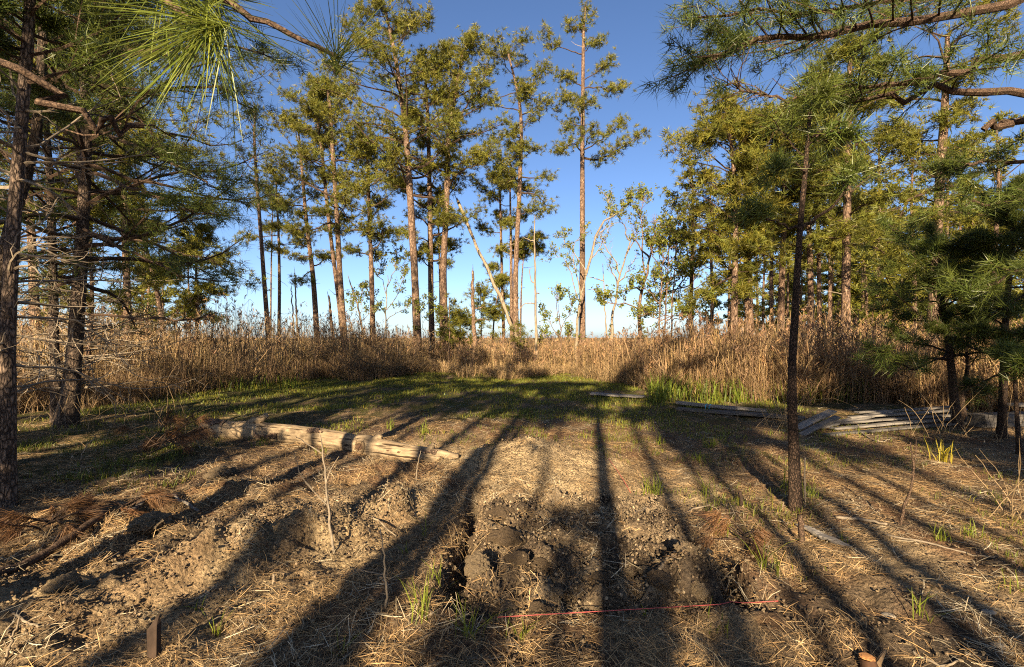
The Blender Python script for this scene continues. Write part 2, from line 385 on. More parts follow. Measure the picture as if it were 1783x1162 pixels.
def grow(rs, br, fol, pts, r, sub=8, f0=.35, sl=.4, ntuft=5, up=.18, thin=.3, ang=.9, sides=4, twist=1.0, jit=.10, k=1.0, draw_main=True, leafless=0.0):
    """side shoots with tufts on a limb given as a polyline"""
    n = len(pts); L = np.linalg.norm(np.diff(pts, axis=0), axis=1).sum()
    if draw_main: tube(br, pts, np.linspace(r, max(r * .22, .004), n), sides)
    for q in range(sub):
        t = min(.99, f0 + (1 - f0) * ((q + rs.uniform(0, 1)) / sub))
        p, d = at_t(pts, t)
        side = (1 if q % 2 else -1)
        lat = nrm(np.cross(d, [0, 0, 1]))
        d2 = nrm(d * math.cos(ang) + lat * side * math.sin(ang) * rs.uniform(.5, 1.1) + np.array([0, 0, up * rs.uniform(-.4, 1.6)]) * twist)
        L2 = L * sl * rs.uniform(.5, 1.1) * (1.1 - .55 * t)
        c = curve(rs, p, d2, L2, 4, up * .35, .16)
        tube(br, c, np.linspace(max(r * thin * (1.2 - t * .6), .005), max(.0035, r * .06), 4), 3)
        if rs.random() < leafless: continue
        for e in range(ntuft):
            tt = .25 + .75 * (e + rs.random()) / ntuft
            pp, dd = at_t(c, min(tt, 1.0))
            fol.add(pp + rs.normal(size=3) * jit * np.array([1, 1, .6]), dd * .7 + np.array([0, 0, .5]) + rs.normal(size=3) * .3, k * rs.uniform(.8, 1.15))
    p, d = at_t(pts, 1.0)
    for e in range(max(2, ntuft // 2)): fol.add(p + rs.normal(size=3) * jit, d + np.array([0, 0, .4]), k)

def pine(label, D, trace, r0, r1, zb, zt, wl_, wr_, nb=16, seed=0, group='tall pines standing in the reeds', shape='round', limbs=None, bark='bark', m=16,
         ln=.23, w=.0135, sub=14, ntuft=5, stubs=6, name='pine_tree', mat='needle', tone=1.0, tmin=.6, tmax=1.35, f0=.42, rel=None, yellow=.4, el0=.0, el1=.6, jit=.2, dead=0, deadz=(.25, .6), deadl=1.2, k=1.0, cat='tree', leafless=0.12, sl=.5):
    """trace: trunk centre line in photo pixels (top to bottom order irrelevant) at distance D; zb, zt photo rows of the crown's foot and top; wl_, wr_ limb reach in photo pixels"""
    rs = np.random.default_rng(1000 + seed)
    pts = [P(a, b, D) for a, b in trace]; pts.sort(key=lambda q: q[2])
    if rel is not None: pts = [np.array(q, float) for q in rel]
    b0 = pts[0].copy(); d = pts[1] - pts[0]
    gz = g1(b0[0], b0[1])
    if b0[2] > gz: b0 = b0 - d / max(d[2], .01) * (b0[2] - gz + .02)
    base = np.array([b0[0], b0[1], gz - .03])
    pts = [base] + [q for q in pts if q[2] > gz + .2]
    n = max(14, int((pts[-1][2]) / .8)); tp = resample(pts, n)
    zz = np.linspace(0, 1, n); rad = r0 * (1 - zz) ** .8 * 1.0 + r1 * zz; rad = rad + r0 * .5 * np.exp(-zz * n / 1.2)
    root = thing(name, label, cat, base, group)
    tb = MB(); tube(tb, tp, rad, 10, (tone,) * 3, .07, rs); tb.build('trunk', M[bark], root, base, True)
    br = MB(); fo = Fol(); db = MB(); near = D < 10 and rel is None
    fkw = dict(m=m, ln=ln, w=w, tmin=tmin, tmax=tmax, yellow=yellow)
    def finish_limb(lb, lf):                                 # near trees: every limb a part, its needles a sub-part
        lo = lb.build('limb', M['bark_small' if bark == 'bark_small' else 'twig'], root, base)
        if lf.p: fm = MB(); lf.needles(fm, rs, **fkw); fm.build('foliage', M[mat], lo, base)
    zB = EYE - (zb - HY) / FPX * D if rel is None else zb; zT = EYE - (zt - HY) / FPX * D if rel is None else zt
    sc = D / FPX if rel is None else 1.0
    def trunk_at(z):
        i = int(np.clip(np.searchsorted(tp[:, 2], z) - 1, 0, n - 2)); f = np.clip((z - tp[i, 2]) / max(tp[i + 1, 2] - tp[i, 2], 1e-3), 0, 1)
        return tp[i] * (1 - f) + tp[i + 1] * f, rad[i]
    az = rs.uniform(0, 6.28)
    for q in range(nb):
        u = (q + rs.uniform(.1, .9)) / nb; z = zB + (zT - zB) * u
        az += 2.4 + rs.uniform(-.5, .5)
        reach = (wr_ if math.cos(az) > 0 else wl_) * sc; reach = reach * (.62 + .38 * abs(math.cos(az))) * 1.6
        if shape == 'round': prof = (.62 + .38 * math.sin(min(1, u * 1.5 + .25) * math.pi * .5)) * (1 - max(0, u - .45) / .55 * .72)
        elif shape == 'cone': prof = 1.05 - .85 * u
        elif shape == 'umbrella': prof = .55 + .45 * u if u < .7 else 1 - (u - .7) / .3 * .65
        else: prof = .7 + .3 * math.sin(u * 9 + seed)
        Lb = max(.3, reach * prof * rs.uniform(.6, 1.12)); p, rr = trunk_at(z)
        el = el0 + (el1 - el0) * u + rs.uniform(-.25, .4)
        dv = np.array([math.cos(az) * math.cos(el), math.sin(az) * math.cos(el), math.sin(el)])
        c = curve(rs, p, dv, Lb, 8, .05, .2, .05)
        if near: br = MB(); fo_ = Fol()
        grow(rs, br, fo_ if near else fo, c, min(rr * .42, .018 * Lb + .012), sub, f0, sl, ntuft, jit=jit, k=k, leafless=leafless)
        if near: finish_limb(br, fo_)
    for e in range(12 if near else 5):
        fo.add(tp[-1] + rs.normal(size=3) * (.06 if near else .15) - np.array([0, 0, .25 * rs.random() if near else 0]), np.array([0, 0, 1.0]) + rs.normal(size=3) * (.8 if near else .3), k)
    for L in (limbs or []):
        c = resample([P(*q) for q in L['p']], 12); fat = 1.45 if D > 15 else 1.0
        c[1:-1] += rs.normal(size=(10, 3)) * L.get('wob', .03)
        if near: br = MB(); fo_ = Fol()
        grow(rs, br, fo_ if near else fo, c, L.get('r', .04), int(L.get('sub', 12) * fat), L.get('f0', .3), L.get('sl', .3), L.get('nt', 6), L.get('up', .2), jit=jit, k=k, sides=5)
        if near: finish_limb(br, fo_)
    for q in range(stubs):                                   # short dead snags on the bare bole
        z = gz + (zB - gz) * rs.uniform(.35, 1.0); p, rr = trunk_at(z); a = rs.uniform(0, 6.28)
        c = curve(rs, p, [math.cos(a), math.sin(a), rs.uniform(-.3, .3)], rs.uniform(.2, .9), 4, 0, .2)
        tube(db, c, np.linspace(.018, .005, 4), 3)
        if near: db.build('branch_stub', M['deadtwig'], root, base); db = MB()
    for q in range(dead):                                    # long dead twiggy lower limbs
        z = gz + (zB - gz) * rs.uniform(*deadz); p, rr = trunk_at(z); a = rs.uniform(0, 6.28); L = deadl * rs.uniform(.5, 1.3)
        c = curve(rs, p, [math.cos(a), math.sin(a), rs.uniform(-.25, .3)], L, 8, rs.uniform(-.06, .05), .2)
        tube(db, c, np.linspace(.013, .004, 8), 4)
        for e in range(6):
            pp, dd = at_t(c, rs.uniform(.25, 1)); c2 = curve(rs, pp, dd + rand_unit(rs, 1)[0] * .8, L * rs.uniform(.15, .45), 5, 0, .28)
            tube(db, c2, np.linspace(.006, .002, 5), 3)
        if near: db.build('dead_branch', M['deadtwig'], root, base); db = MB()
    if not near:
        for o in (br.build('branchwork', M['bark_small' if bark == 'bark_small' else 'twig'], root, base), db.build('dead_branchwork', M['deadtwig'], root, base)):
            if o: o['kind'] = 'stuff'
    cr = MB(); fo.needles(cr, rs, **fkw); cr.build('leader_tuft' if near else 'crown', M[mat], root, base)
    return root

def broadleaf(label, D, trunk, limbs, r0, seed, nl=4, lsize=.10, tw=16, bark='birch', group=None, leafy=1.0, name='broadleaf_tree', dz=.8, jit=.055, twl=1.0, cat='tree'):
    rs = np.random.default_rng(3000 + seed)
    pts = [P(a, b, D) for a, b in trunk]; pts.sort(key=lambda q: q[2])
    d = pts[1] - pts[0]; gz = g1(pts[0][0], pts[0][1]); b0 = pts[0] - d / max(d[2], .01) * max(0, pts[0][2] - gz)
    base = np.array([b0[0], b0[1], gz - .03]); root = thing(name, label, cat, base, group)
    tp = resample([base] + pts, 18); tp[1:-1] += rs.normal(size=(16, 3)) * .025
    tb = MB(); tube(tb, tp, np.linspace(r0, r0 * .25, 18), 8, (1, 1, 1), .05, rs); tb.build('trunk', M[bark], root, base, True)
    br = MB(); fo = Fol()
    for L in limbs:
        c = [P(a, b, D) for a, b in L['p']]; off = rs.uniform(-dz, dz); n = len(c)
        c = np.array([q + np.array([0, off * i / max(1, n - 1), 0]) for i, q in enumerate(c)])
        c = resample(c, 9); c[1:-1] += rs.normal(size=(7, 3)) * .05
        tube(br, c, np.linspace(L.get('r', r0 * .4), .008, 9), 5)
        for e in range(L.get('tw', tw)):
            t = rs.uniform(L.get('f0', .3), 1); p, dd = at_t(c, t)
            c2 = curve(rs, p, dd + rand_unit(rs, 1)[0] * .9 + np.array([0, 0, .35]), rs.uniform(.3, .75) * twl, 5, .05, .2)
            tube(br, c2, np.linspace(.012, .003, 5), 3)
            for g in range(2):
                pp, d3 = at_t(c2, rs.uniform(.3, .9)); c3 = curve(rs, pp, d3 + rand_unit(rs, 1)[0] * .7, rs.uniform(.15, .4) * twl, 4, .05, .2)
                tube(br, c3, np.linspace(.006, .002, 4), 3)
                if rs.random() < L.get('leafy', leafy):
                    for h in range(3): fo.add(at_t(c3, rs.uniform(.2, 1))[0], np.array([0, 0, 1.]))
            if rs.random() < L.get('leafy', leafy):
                for h in range(3): fo.add(at_t(c2, rs.uniform(.4, 1))[0], np.array([0, 0, 1.]))
    br.build('branchwork', M[bark], root, base)['kind'] = 'stuff'
    cr = MB(); fo.leaves(cr, rs, nl, lsize, jit); cr.build('crown', M['leaf'], root, base)
    return root

# ------------------------------------------------------------------ pines standing in and behind the reeds (photo left to right)
GP1 = 'tall pines standing in the reeds'
pine('slender pine with thin sparse top, leftmost bole rising from the open reeds', 27, [(466, 575), (455, 420), (443, 250), (446, 190)], .15, .03, 330, 185, 50, 45, 11, 1, GP1, 'even', ntuft=4, sub=6, leafless=.3)
pine('thin dark pine with small crown, close right of the leftmost bole in the reeds', 30, [(486, 572), (486, 440), (480, 300)], .13, .04, 440, 300, 45, 50, 12, 2, GP1, 'round')
pine('very thin pine between two dark boles at the left of the reeds', 32, [(471, 572), (473, 430), (476, 340)], .07, .02, 430, 330, 28, 30, 8, 3, GP1, 'round', ntuft=4)
pine('pine with dark bole leaning left, lower foliage spreading to both sides', 28, [(551, 572), (545, 480), (534, 390), (526, 300), (520, 230)], .17, .04, 480, 215, 75, 70, 24, 4, GP1, 'umbrella')
pine('tall pine of a crossing pair, the straighter dark bole', 25, [(599, 580), (592, 480), (585, 350), (575, 200), (570, 150)], .18, .05, 400, 140, 80, 85, 26, 5, GP1, 'round')
pine('tall pine of a crossing pair, the one leaning left at its top', 25.6, [(596, 578), (587, 500), (573, 390), (560, 260), (545, 170)], .14, .04, 330, 150, 60, 40, 18, 6, GP1, 'round', leafless=.25)
pine('pine with orange lit straight bole left of the two biggest pines', 25, [(649, 580), (647, 480), (643, 370), (640, 270)], .16, .05, 460, 240, 65, 70, 24, 7, GP1, 'umbrella')
pine('biggest pine with scaly grey bole and the highest crown, left of centre', 22, [(728, 625), (722, 480), (714, 340), (706, 225), (690, 110), (672, 20)], .21, .05, 340, 5, 100, 105, 44, 8, GP1, 'round', sub=10, ntuft=6,
     limbs=[dict(p=[(712, 300, 22), (690, 285, 21.5), (650, 320, 21), (610, 335, 20.8)], r=.06), dict(p=[(708, 250, 22), (670, 240, 22.5), (640, 250, 22.8), (600, 235, 23)], r=.06)])
pine('dark bole with branches starting low, right beside the biggest pine', 24, [(752, 610), (750, 480), (748, 330), (745, 210), (740, 120)], .17, .05, 470, 105, 60, 75, 30, 9, GP1, 'round')
pine('slim pole of a pine squeezed between two large boles at centre left', 25, [(768, 605), (766, 480), (762, 340)], .09, .03, 470, 310, 28, 30, 10, 10, GP1, 'even', ntuft=5)
pine('large pine with reddish bole whose crown reaches over the leaning dead trunk', 23, [(778, 618), (772, 480), (778, 350), (781, 250), (795, 150), (808, 85)], .19, .05, 300, 72, 68, 75, 32, 11, GP1, 'round', sub=9,
     limbs=[dict(p=[(779, 330, 23), (800, 300, 22.6), (835, 285, 22.4), (860, 260, 22.2)], r=.06), dict(p=[(785, 240, 23), (810, 190, 23), (840, 150, 23), (850, 105, 23)], r=.05)])
pine('thin pine with foliage only in small tufts, left of the twin reddish boles', 27, [(877, 585), (874, 480), (871, 350), (870, 310)], .11, .03, 480, 300, 38, 30, 9, 12, GP1, 'even')
pine('slim straight pine touching the reddish pine at centre', 26, [(891, 590), (890, 460), (888, 320)], .13, .04, 400, 270, 40, 40, 9, 13, GP1, 'round')
pine('tall pine with reddish bole and layered airy crown, left of the lone pine', 24, [(899, 605), (898, 470), (905, 320), (906, 190), (884, 90)], .17, .04, 345, 85, 68, 55, 26, 14, GP1, 'even', sub=9,
     limbs=[dict(p=[(902, 380, 24), (920, 365, 24), (945, 372, 24)], r=.03, sub=8), dict(p=[(905, 240, 24), (880, 235, 24), (850, 260, 23.5), (835, 270, 23.5)], r=.04), dict(p=[(905, 180, 24), (930, 140, 24), (955, 115, 24)], r=.035, sub=9)])
pine('small pine with crooked stem behind the pale snag', 27, [(906, 590), (908, 500), (912, 440)], .07, .02, 445, 395, 28, 50, 9, 15, GP1, 'even', ntuft=5)
pine('lone tallest pine with long bare bole and separate foliage pads against the blue sky', 25, [(1014, 625), (1014, 480), (1014, 300), (1015, 160), (1016, 60), (1020, 12)], .19, .03, 60, 12, 12, 12, 4, 16, GP1, 'even', ntuft=2, leafless=.5, stubs=4,
     limbs=[dict(p=[(1014, 275, 25), (1040, 278, 25), (1075, 262, 24.8), (1118, 232, 24.6)], r=.07, sub=16, f0=.2, sl=.32, nt=7), dict(p=[(1015, 262, 25), (1045, 245, 25.4), (1070, 225, 25.6), (1085, 212, 25.8)], r=.04, sub=11, f0=.25), dict(p=[(1014, 265, 25), (1000, 250, 24.6), (988, 255, 24.4), (978, 262, 24.2)], r=.04, sub=10, f0=.2, sl=.5),
            dict(p=[(1014, 225, 25), (998, 215, 25.3), (988, 225, 25.6)], r=.03, sub=8, sl=.5, f0=.2), dict(p=[(1014, 205, 25), (1000, 180, 24.6), (985, 170, 24.5)], r=.035, sub=10, sl=.55, f0=.2), dict(p=[(1015, 155, 25), (1045, 152, 25), (1065, 158, 25), (1088, 150, 25)], r=.04, sub=11, f0=.25), dict(p=[(1015, 150, 25), (995, 140, 25), (975, 128, 25)], r=.035, sub=10, f0=.25),
            dict(p=[(1015, 140, 25), (1040, 125, 25.6), (1062, 112, 25.9)], r=.03, sub=9, sl=.42), dict(p=[(1015, 95, 25), (990, 88, 25), (965, 78, 25), (948, 60, 25)], r=.035, sub=8, f0=.45), dict(p=[(1015, 90, 25), (1030, 80, 25), (1048, 68, 25)], r=.03, sub=7), dict(p=[(1015, 60, 25), (1002, 48, 25), (990, 46, 25)], r=.02, sub=5), dict(p=[(1014, 210, 25), (1014, 190, 23.6), (1020, 180, 23.0)], r=.03, sub=8, sl=.5), dict(p=[(1014, 270, 25), (1022, 245, 23.4), (1030, 232, 22.8)], r=.03, sub=8, sl=.5)])
# small dark pines low against the horizon
pine('little pine with dark tufts beside the foot of the leaning dead trunk', 27, [(858, 588), (862, 540), (872, 490)], .06, .02, 560, 470, 28, 22, 12, 17, 'small pines low in the reeds', 'even', ntuft=4, stubs=0)
pine('low bushy pine sapling against the sky left of the broken stub', 24, [(800, 612), (802, 560), (803, 540)], .05, .02, 605, 545, 20, 20, 9, 18, 'small pines low in the reeds', 'round', ntuft=4, stubs=0)
pine('spindly sapling with flat twigs just right of the broken stub', 24, [(838, 612), (838, 560), (836, 500)], .04, .012, 595, 505, 30, 30, 12, 19, 'small pines low in the reeds', 'cone', ntuft=2, sub=6, stubs=0)
pine('small bushy evergreen hiding the foot of the large reddish pine', 22, [(783, 625), (783, 580), (782, 520)], .04, .015, 610, 525, 12, 13, 6, 20, 'small pines low in the reeds', 'cone', ntuft=2, sub=5, stubs=0, tmin=.5, tmax=1.0)
pine('green sapling at the foot of the twin reddish boles', 22.5, [(903, 630), (904, 600), (905, 570)], .03, .012, 625, 572, 11, 11, 6, 21, 'small pines low in the reeds', 'round', ntuft=2, sub=4, stubs=0, tmin=.6, tmax=1.0)

# dead standing wood
def snag(label, D, trace, r0, r1, seed, sticks=(), mat='dead', group='dead snags in the reeds', name='dead_snag', jag=.5):
    rs = np.random.default_rng(5000 + seed)
    pts = [P(*((q[0], q[1], q[2]) if len(q) > 2 else (q[0], q[1], D))) for q in trace]; pts.sort(key=lambda q: q[2])
    d = pts[1] - pts[0]; gz = g1(pts[0][0], pts[0][1]); base = pts[0] - d / max(d[2], .01) * (pts[0][2] - gz + .05)
    root = thing(name, label, 'dead tree', base, group)
    tp = resample([base] + pts, 22); tp[1:-1] += rs.normal(size=(20, 3)) * .02
    rad = np.linspace(r0, r1, 22) * (1 + rs.normal(size=22) * .05)
    mb = MB(); tube(mb, tp, rad, 9, (1, 1, 1), .1, rs, True)
    for q in range(3):                                       # splintered top
        a = rs.uniform(0, 6.28); dd = nrm(tp[-1] - tp[-2]); o = np.array([math.cos(a), math.sin(a), 0]) * r1 * .5
        tube(mb, [tp[-1] + o - dd * .1, tp[-1] + o * 1.1 + dd * jag * rs.uniform(.2, .8)], [r1 * .55, .004], 4)
    mb.build('trunk', M[mat], root, base, True)
    for L in sticks:
        m2 = MB(); c = resample([P(a, b, D) for a, b in L], 8); c[1:-1] += rs.normal(size=(6, 3)) * .02
        tube(m2, c, np.linspace(.035, .01, 8), 5, (1, 1, 1), .1, rs); m2.build('branch_stub', M[mat], root, base)
    return root
snag('pale barkless trunk leaning left across the sky at centre, snapped at its top', 23, [(903, 598, 23), (880, 540, 23.3), (850, 470, 23.6), (826, 420, 24), (797, 350, 24.3)], .088, .075, 1, [[(826, 420), (829, 432), (833, 436)]])
snag('pale straight snag with crooked side stubs right of the reddish pine', 22, [(934, 625), (933, 540), (931, 440), (931, 385)], .085, .022, 2, [[(931, 421), (920, 417), (910, 412)], [(932, 492), (924, 488), (922, 470), (926, 468)], [(933, 530), (915, 528), (905, 540), (897, 548)], [(933, 510), (940, 511)]])
snag('dark broken stub of a dead pine left of the leaning trunk', 22.5, [(827, 625), (825, 560), (823, 500), (823, 472)], .13, .05, 3, [[(825, 560), (840, 556), (852, 558)], [(825, 538), (846, 535)]], 'bark')
snag('short broken dead stub above the reeds, left of the crossing pair', 27, [(579, 575), (575, 540), (572, 515)], .10, .05, 4, [[(576, 545), (570, 540)]], 'bark')
snag('thin bare dead pole among the leftmost reed pines', 28, [(518, 580), (515, 530), (513, 475)], .07, .03, 5)
snag('short bare pale pole beside the thin dead pole at left', 28, [(511, 570), (509, 530), (507, 502)], .05, .025, 6)
snag('slanting bare stick of a dead tree, right of the crossing pair of pines', 25, [(633, 590), (622, 530), (609, 490)], .07, .03, 7, [[(622, 535), (628, 522)]], 'dead')
snag('thin bare forked dead tree among the leafing trees right of the lone pine', 26, [(1057, 600), (1053, 530), (1050, 470)], .06, .02, 8, [[(1053, 520), (1040, 505), (1022, 505)], [(1052, 490), (1035, 484), (1022, 482)]])

# broadleaf trees coming into leaf
broadleaf('pale leaning tree with fresh leaves and forked stem, beside the lone pine', 23.5, [(1000, 625), (1008, 540), (1020, 480)], [dict(p=[(1020, 480), (1040, 410), (1062, 378), (1090, 362), (1098, 345)], r=.07, tw=26, f0=.5), dict(p=[(1020, 480), (1008, 450), (990, 420), (978, 405)], r=.04, tw=12), dict(p=[(1012, 520), (1005, 480), (1000, 430), (1022, 400)], r=.04, tw=10), dict(p=[(1010, 530), (995, 480), (980, 450), (968, 448)], r=.03, tw=9), dict(p=[(1038, 415), (1060, 390), (1062, 345), (1055, 340)], r=.03, tw=12), dict(p=[(1030, 450), (1050, 420), (1060, 400)], r=.03, tw=8, leafy=.4)], .12, 1)
broadleaf('bare twiggy tree with few leaves between two leafing trees', 23, [(1067, 620), (1068, 550), (1080, 480), (1100, 410)], [dict(p=[(1080, 480), (1068, 450), (1052, 420), (1050, 405)], tw=12), dict(p=[(1090, 445), (1105, 410), (1100, 380)], tw=12), dict(p=[(1075, 500), (1062, 470), (1048, 450)], tw=10), dict(p=[(1098, 420), (1080, 395), (1075, 390)], tw=10), dict(p=[(1078, 490), (1098, 470), (1112, 440)], tw=9)], .10, 2, leafy=.12)
broadleaf('dark stemmed tree with upright leafy tips left of the dense right pines', 21, [(1116, 625), (1113, 540), (1124, 480), (1143, 400)], [dict(p=[(1124, 480), (1118, 420), (1122, 360), (1125, 335)], tw=26, r=.04, f0=.4), dict(p=[(1140, 420), (1145, 390), (1152, 365)], tw=9, leafy=.1), dict(p=[(1132, 450), (1110, 420), (1105, 400)], tw=9, leafy=.3), dict(p=[(1116, 540), (1090, 528), (1060, 530), (1040, 520)], tw=20, r=.04), dict(p=[(1116, 545), (1135, 525), (1155, 520)], tw=14, r=.03), dict(p=[(1118, 510), (1100, 500), (1085, 505)], tw=10)], .12, 3, bark='bark')
broadleaf('small leafy sapling low against the sky left of the lone pine', 23, [(978, 625), (976, 580), (972, 530)], [dict(p=[(976, 590), (960, 565), (950, 548)], tw=10), dict(p=[(976, 575), (990, 550), (996, 530)], tw=10), dict(p=[(974, 560), (968, 530), (975, 512)], tw=12), dict(p=[(976, 600), (955, 590), (948, 585)], tw=8), dict(p=[(976, 595), (992, 585), (998, 570)], tw=8)], .05, 4, bark='bark')
broadleaf('light green leafing tree behind the boles left of the biggest pine', 26, [(672, 600), (672, 540), (675, 480)], [dict(p=[(674, 520), (660, 480), (662, 450)], tw=14), dict(p=[(674, 500), (690, 460), (692, 440)], tw=16), dict(p=[(673, 540), (700, 500), (705, 470)], tw=14), dict(p=[(672, 550), (650, 520), (640, 505)], tw=12), dict(p=[(672, 560), (695, 540), (710, 530)], tw=10)], .06, 5)
broadleaf('bright green sprouting shrub by the slanting dead stick', 24, [(630, 600), (628, 560), (622, 530)], [dict(p=[(628, 560), (615, 535), (605, 520)], tw=9), dict(p=[(628, 560), (645, 545), (660, 540)], tw=9), dict(p=[(626, 550), (628, 520), (622, 505)], tw=8)], .035, 6)
broadleaf('green shrub wrapped round the foot of the dark bole beside the biggest pine', 21.8, [(748, 630), (748, 590), (746, 550)], [dict(p=[(748, 600), (735, 560), (742, 530)], tw=12), dict(p=[(748, 590), (758, 560), (760, 540)], tw=10), dict(p=[(748, 605), (765, 590), (770, 580)], tw=6)], .03, 7)
for i, (px, top, lab) in enumerate([(1150, 440, 'leftmost of three thin leafy stems before the dense right pines'), (1160, 400, 'middle of three thin leafy stems before the dense right pines'), (1172, 420, 'rightmost of three thin leafy stems before the dense right pines')]):
    broadleaf(lab, 20 + i * .5, [(px - 4, 620), (px, 520), (px + 6, top)], [dict(p=[(px, 530), (px - 22, 500), (px - 30, 480)], tw=12), dict(p=[(px, 510), (px + 24, 480), (px + 34, 470)], tw=12), dict(p=[(px + 2, 470), (px - 18, 440), (px - 22, 420)], tw=12), dict(p=[(px + 3, 460), (px + 22, 430), (px + 28, 400)], tw=12), dict(p=[(px + 4, 450), (px + 6, 410), (px + 4, top - 20)], tw=14), dict(p=[(px - 2, 560), (px - 20, 545), (px - 30, 550)], tw=10), dict(p=[(px - 2, 560), (px + 24, 550), (px + 40, 545)], tw=10)], .06, 10 + i, bark='bark', group='thin leafy stems before the right pines')

# the denser pines on the right
GP2 = 'pines of the right hand wood'
pine('bushy sunlit pine at the left edge of the right hand wood, left of two boles', 17, [(1277, 625), (1279, 500), (1281, 400), (1278, 300), (1270, 225)], .14, .04, 500, 205, 108, 60, 44, 31, GP2, 'umbrella', sub=10, yellow=.5, el0=-.1)
pine('dense sunlit pine at the left edge of the right hand wood, right of two boles', 17.5, [(1305, 630), (1303, 500), (1301, 400), (1300, 300), (1292, 215)], .18, .05, 470, 195, 70, 85, 38, 32, GP2, 'round', sub=10, yellow=.5)
pine('dark straight pine right of the two front boles in the right hand wood', 19, [(1360, 610), (1361, 500), (1365, 380), (1366, 230)], .17, .05, 400, 170, 75, 75, 28, 33, GP2, 'round', tone=.8)
pine('slim pine hard by the dark straight pine in the right hand wood', 22, [(1371, 600), (1372, 480), (1374, 300)], .08, .03, 430, 280, 40, 40, 12, 34, GP2, 'even')
pine('pine bole seen just right of the foreground sapling stem', 20, [(1412, 600), (1411, 480), (1408, 380), (1405, 200)], .15, .05, 440, 150, 70, 70, 24, 35, GP2, 'round')
pine('thinner pine paired right of the bole behind the foreground sapling', 20.5, [(1427, 600), (1426, 480), (1424, 380), (1425, 260)], .11, .04, 450, 220, 55, 60, 18, 36, GP2, 'round')
pine('stout straight dark bole standing clear in the right reeds', 16.5, [(1472, 640), (1473, 500), (1475, 350), (1478, 200), (1480, 100)], .17, .06, 430, 85, 80, 100, 34, 37, GP2, 'round', yellow=.35)
pine('tall grey bole leaning right near the right edge, above the bushy young pine', 15.5, [(1622, 640), (1626, 520), (1632, 400), (1641, 250), (1647, 150), (1650, 60)], .19, .06, 400, 45, 95, 80, 26, 38, GP2, 'even', sub=9, leafless=.12, dead=8, deadz=(.4, .95), deadl=1.6,
     limbs=[dict(p=[(1630, 330, 15.5), (1590, 345, 15), (1550, 400, 14.6), (1520, 425, 14.4)], r=.05), dict(p=[(1626, 440, 15.5), (1585, 430, 15), (1555, 445, 14.6)], r=.03, nt=3)])

# ------------------------------------------------------------------ near pines on the left
GP3 = 'near pines on the left'
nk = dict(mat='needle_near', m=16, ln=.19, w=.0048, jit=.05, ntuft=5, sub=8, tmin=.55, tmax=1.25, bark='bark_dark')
pine('nearest rough barked pine at the left edge with bare curling lower twigs', 4.6, [(8, 880), (12, 700), (14, 560), (24, 380), (38, 200), (50, 40), (56, -120), (50, -400)], .062, .03, 150, -420, 170, 300, 40, 41, GP3, 'even', dead=36, deadz=(.2, 1.0), deadl=1.0, f0=.3, stubs=8, tone=1.5, **nk)
pine('second stem rising through the twigs behind the nearest left pine', 6.0, [(-6, 800), (-8, 600), (4, 450), (60, 250), (75, 60), (80, -200)], .075, .03, 230, -250, 180, 260, 30, 42, GP3, 'even', dead=24, deadz=(.25, .95), deadl=1.2, f0=.3, tone=.8, **nk)
pine('stout dark pine with wide low limbs, the thicker of two boles at left', 8.9, [(114, 750), (128, 640), (138, 500), (147, 330), (150, 200), (143, 60), (138, -150)], .13, .04, 500, -220, 200, 300, 80, 43, GP3, 'even', dead=64, deadz=(.25, 1.0), deadl=1.8, f0=.3, leafless=.22, el0=-.1, el1=.5,
     limbs=[dict(p=[(140, 545, 8.8), (230, 552, 8.4), (310, 558, 8.0), (385, 556, 7.8)], r=.03, sub=14, nt=0, sl=.25), dict(p=[(148, 300, 8.8), (240, 330, 8.2), (320, 360, 7.8), (385, 375, 7.6)], r=.04, sub=16, nt=7, sl=.32), dict(p=[(147, 400, 8.8), (230, 440, 8.2), (320, 480, 7.8), (395, 490, 7.6)], r=.03, sub=12, nt=4, sl=.28),
            dict(p=[(150, 220, 8.8), (240, 260, 8.2), (330, 300, 7.6), (380, 330, 7.4)], r=.04, sub=18, nt=8, sl=.36), dict(p=[(148, 140, 8.8), (250, 160, 8.4), (360, 150, 8), (440, 190, 7.8)], r=.04, sub=16, nt=6, sl=.3), dict(p=[(146, 100, 8.8), (260, 90, 8.4), (400, 80, 8), (490, 110, 7.6)], r=.04, sub=16, nt=6, sl=.3)], **nk)
pine('slimmer reddish pine beside the stout dark bole at left', 9.4, [(102, 745), (95, 620), (93, 500), (88, 330), (80, 200), (75, 0)], .085, .03, 420, -60, 180, 220, 44, 44, GP3, 'even', dead=26, deadz=(.2, 1.0), deadl=1.4, leafless=.2, **nk)
pine('pale grey pine bole seen between the left stems', 14, [(64, 640), (58, 480), (50, 320), (48, 150)], .15, .05, 380, -60, 130, 190, 40, 45, GP3, 'round', dead=10, deadl=1.6)
pine('lit grey pine bole standing alone behind the left branches', 19, [(224, 620), (221, 500), (215, 340), (210, 180), (212, 90)], .16, .05, 420, 20, 150, 170, 44, 46, GP3, 'even', dead=14, deadz=(.4, .95), deadl=2.0)
pine('slanting thin bole leaning left in the reeds behind the left branches', 21, [(288, 600), (272, 500), (254, 430), (244, 380)], .11, .05, 500, 370, 55, 60, 12, 47, GP3, 'even')
pine('small slender pine with open tufts, left of the gap of sky', 23, [(343, 600), (342, 500), (341, 400)], .09, .03, 560, 395, 45, 48, 24, 48, GP3, 'even', ntuft=5)
pine('thin half dead pine in the thicket behind the two left boles', 12, [(150, 650), (160, 540), (158, 400), (165, 250)], .06, .02, 540, 240, 70, 70, 16, 49, GP3, 'even', dead=24, deadz=(.3, 1.0), deadl=1.3, ntuft=4, leafless=.3)

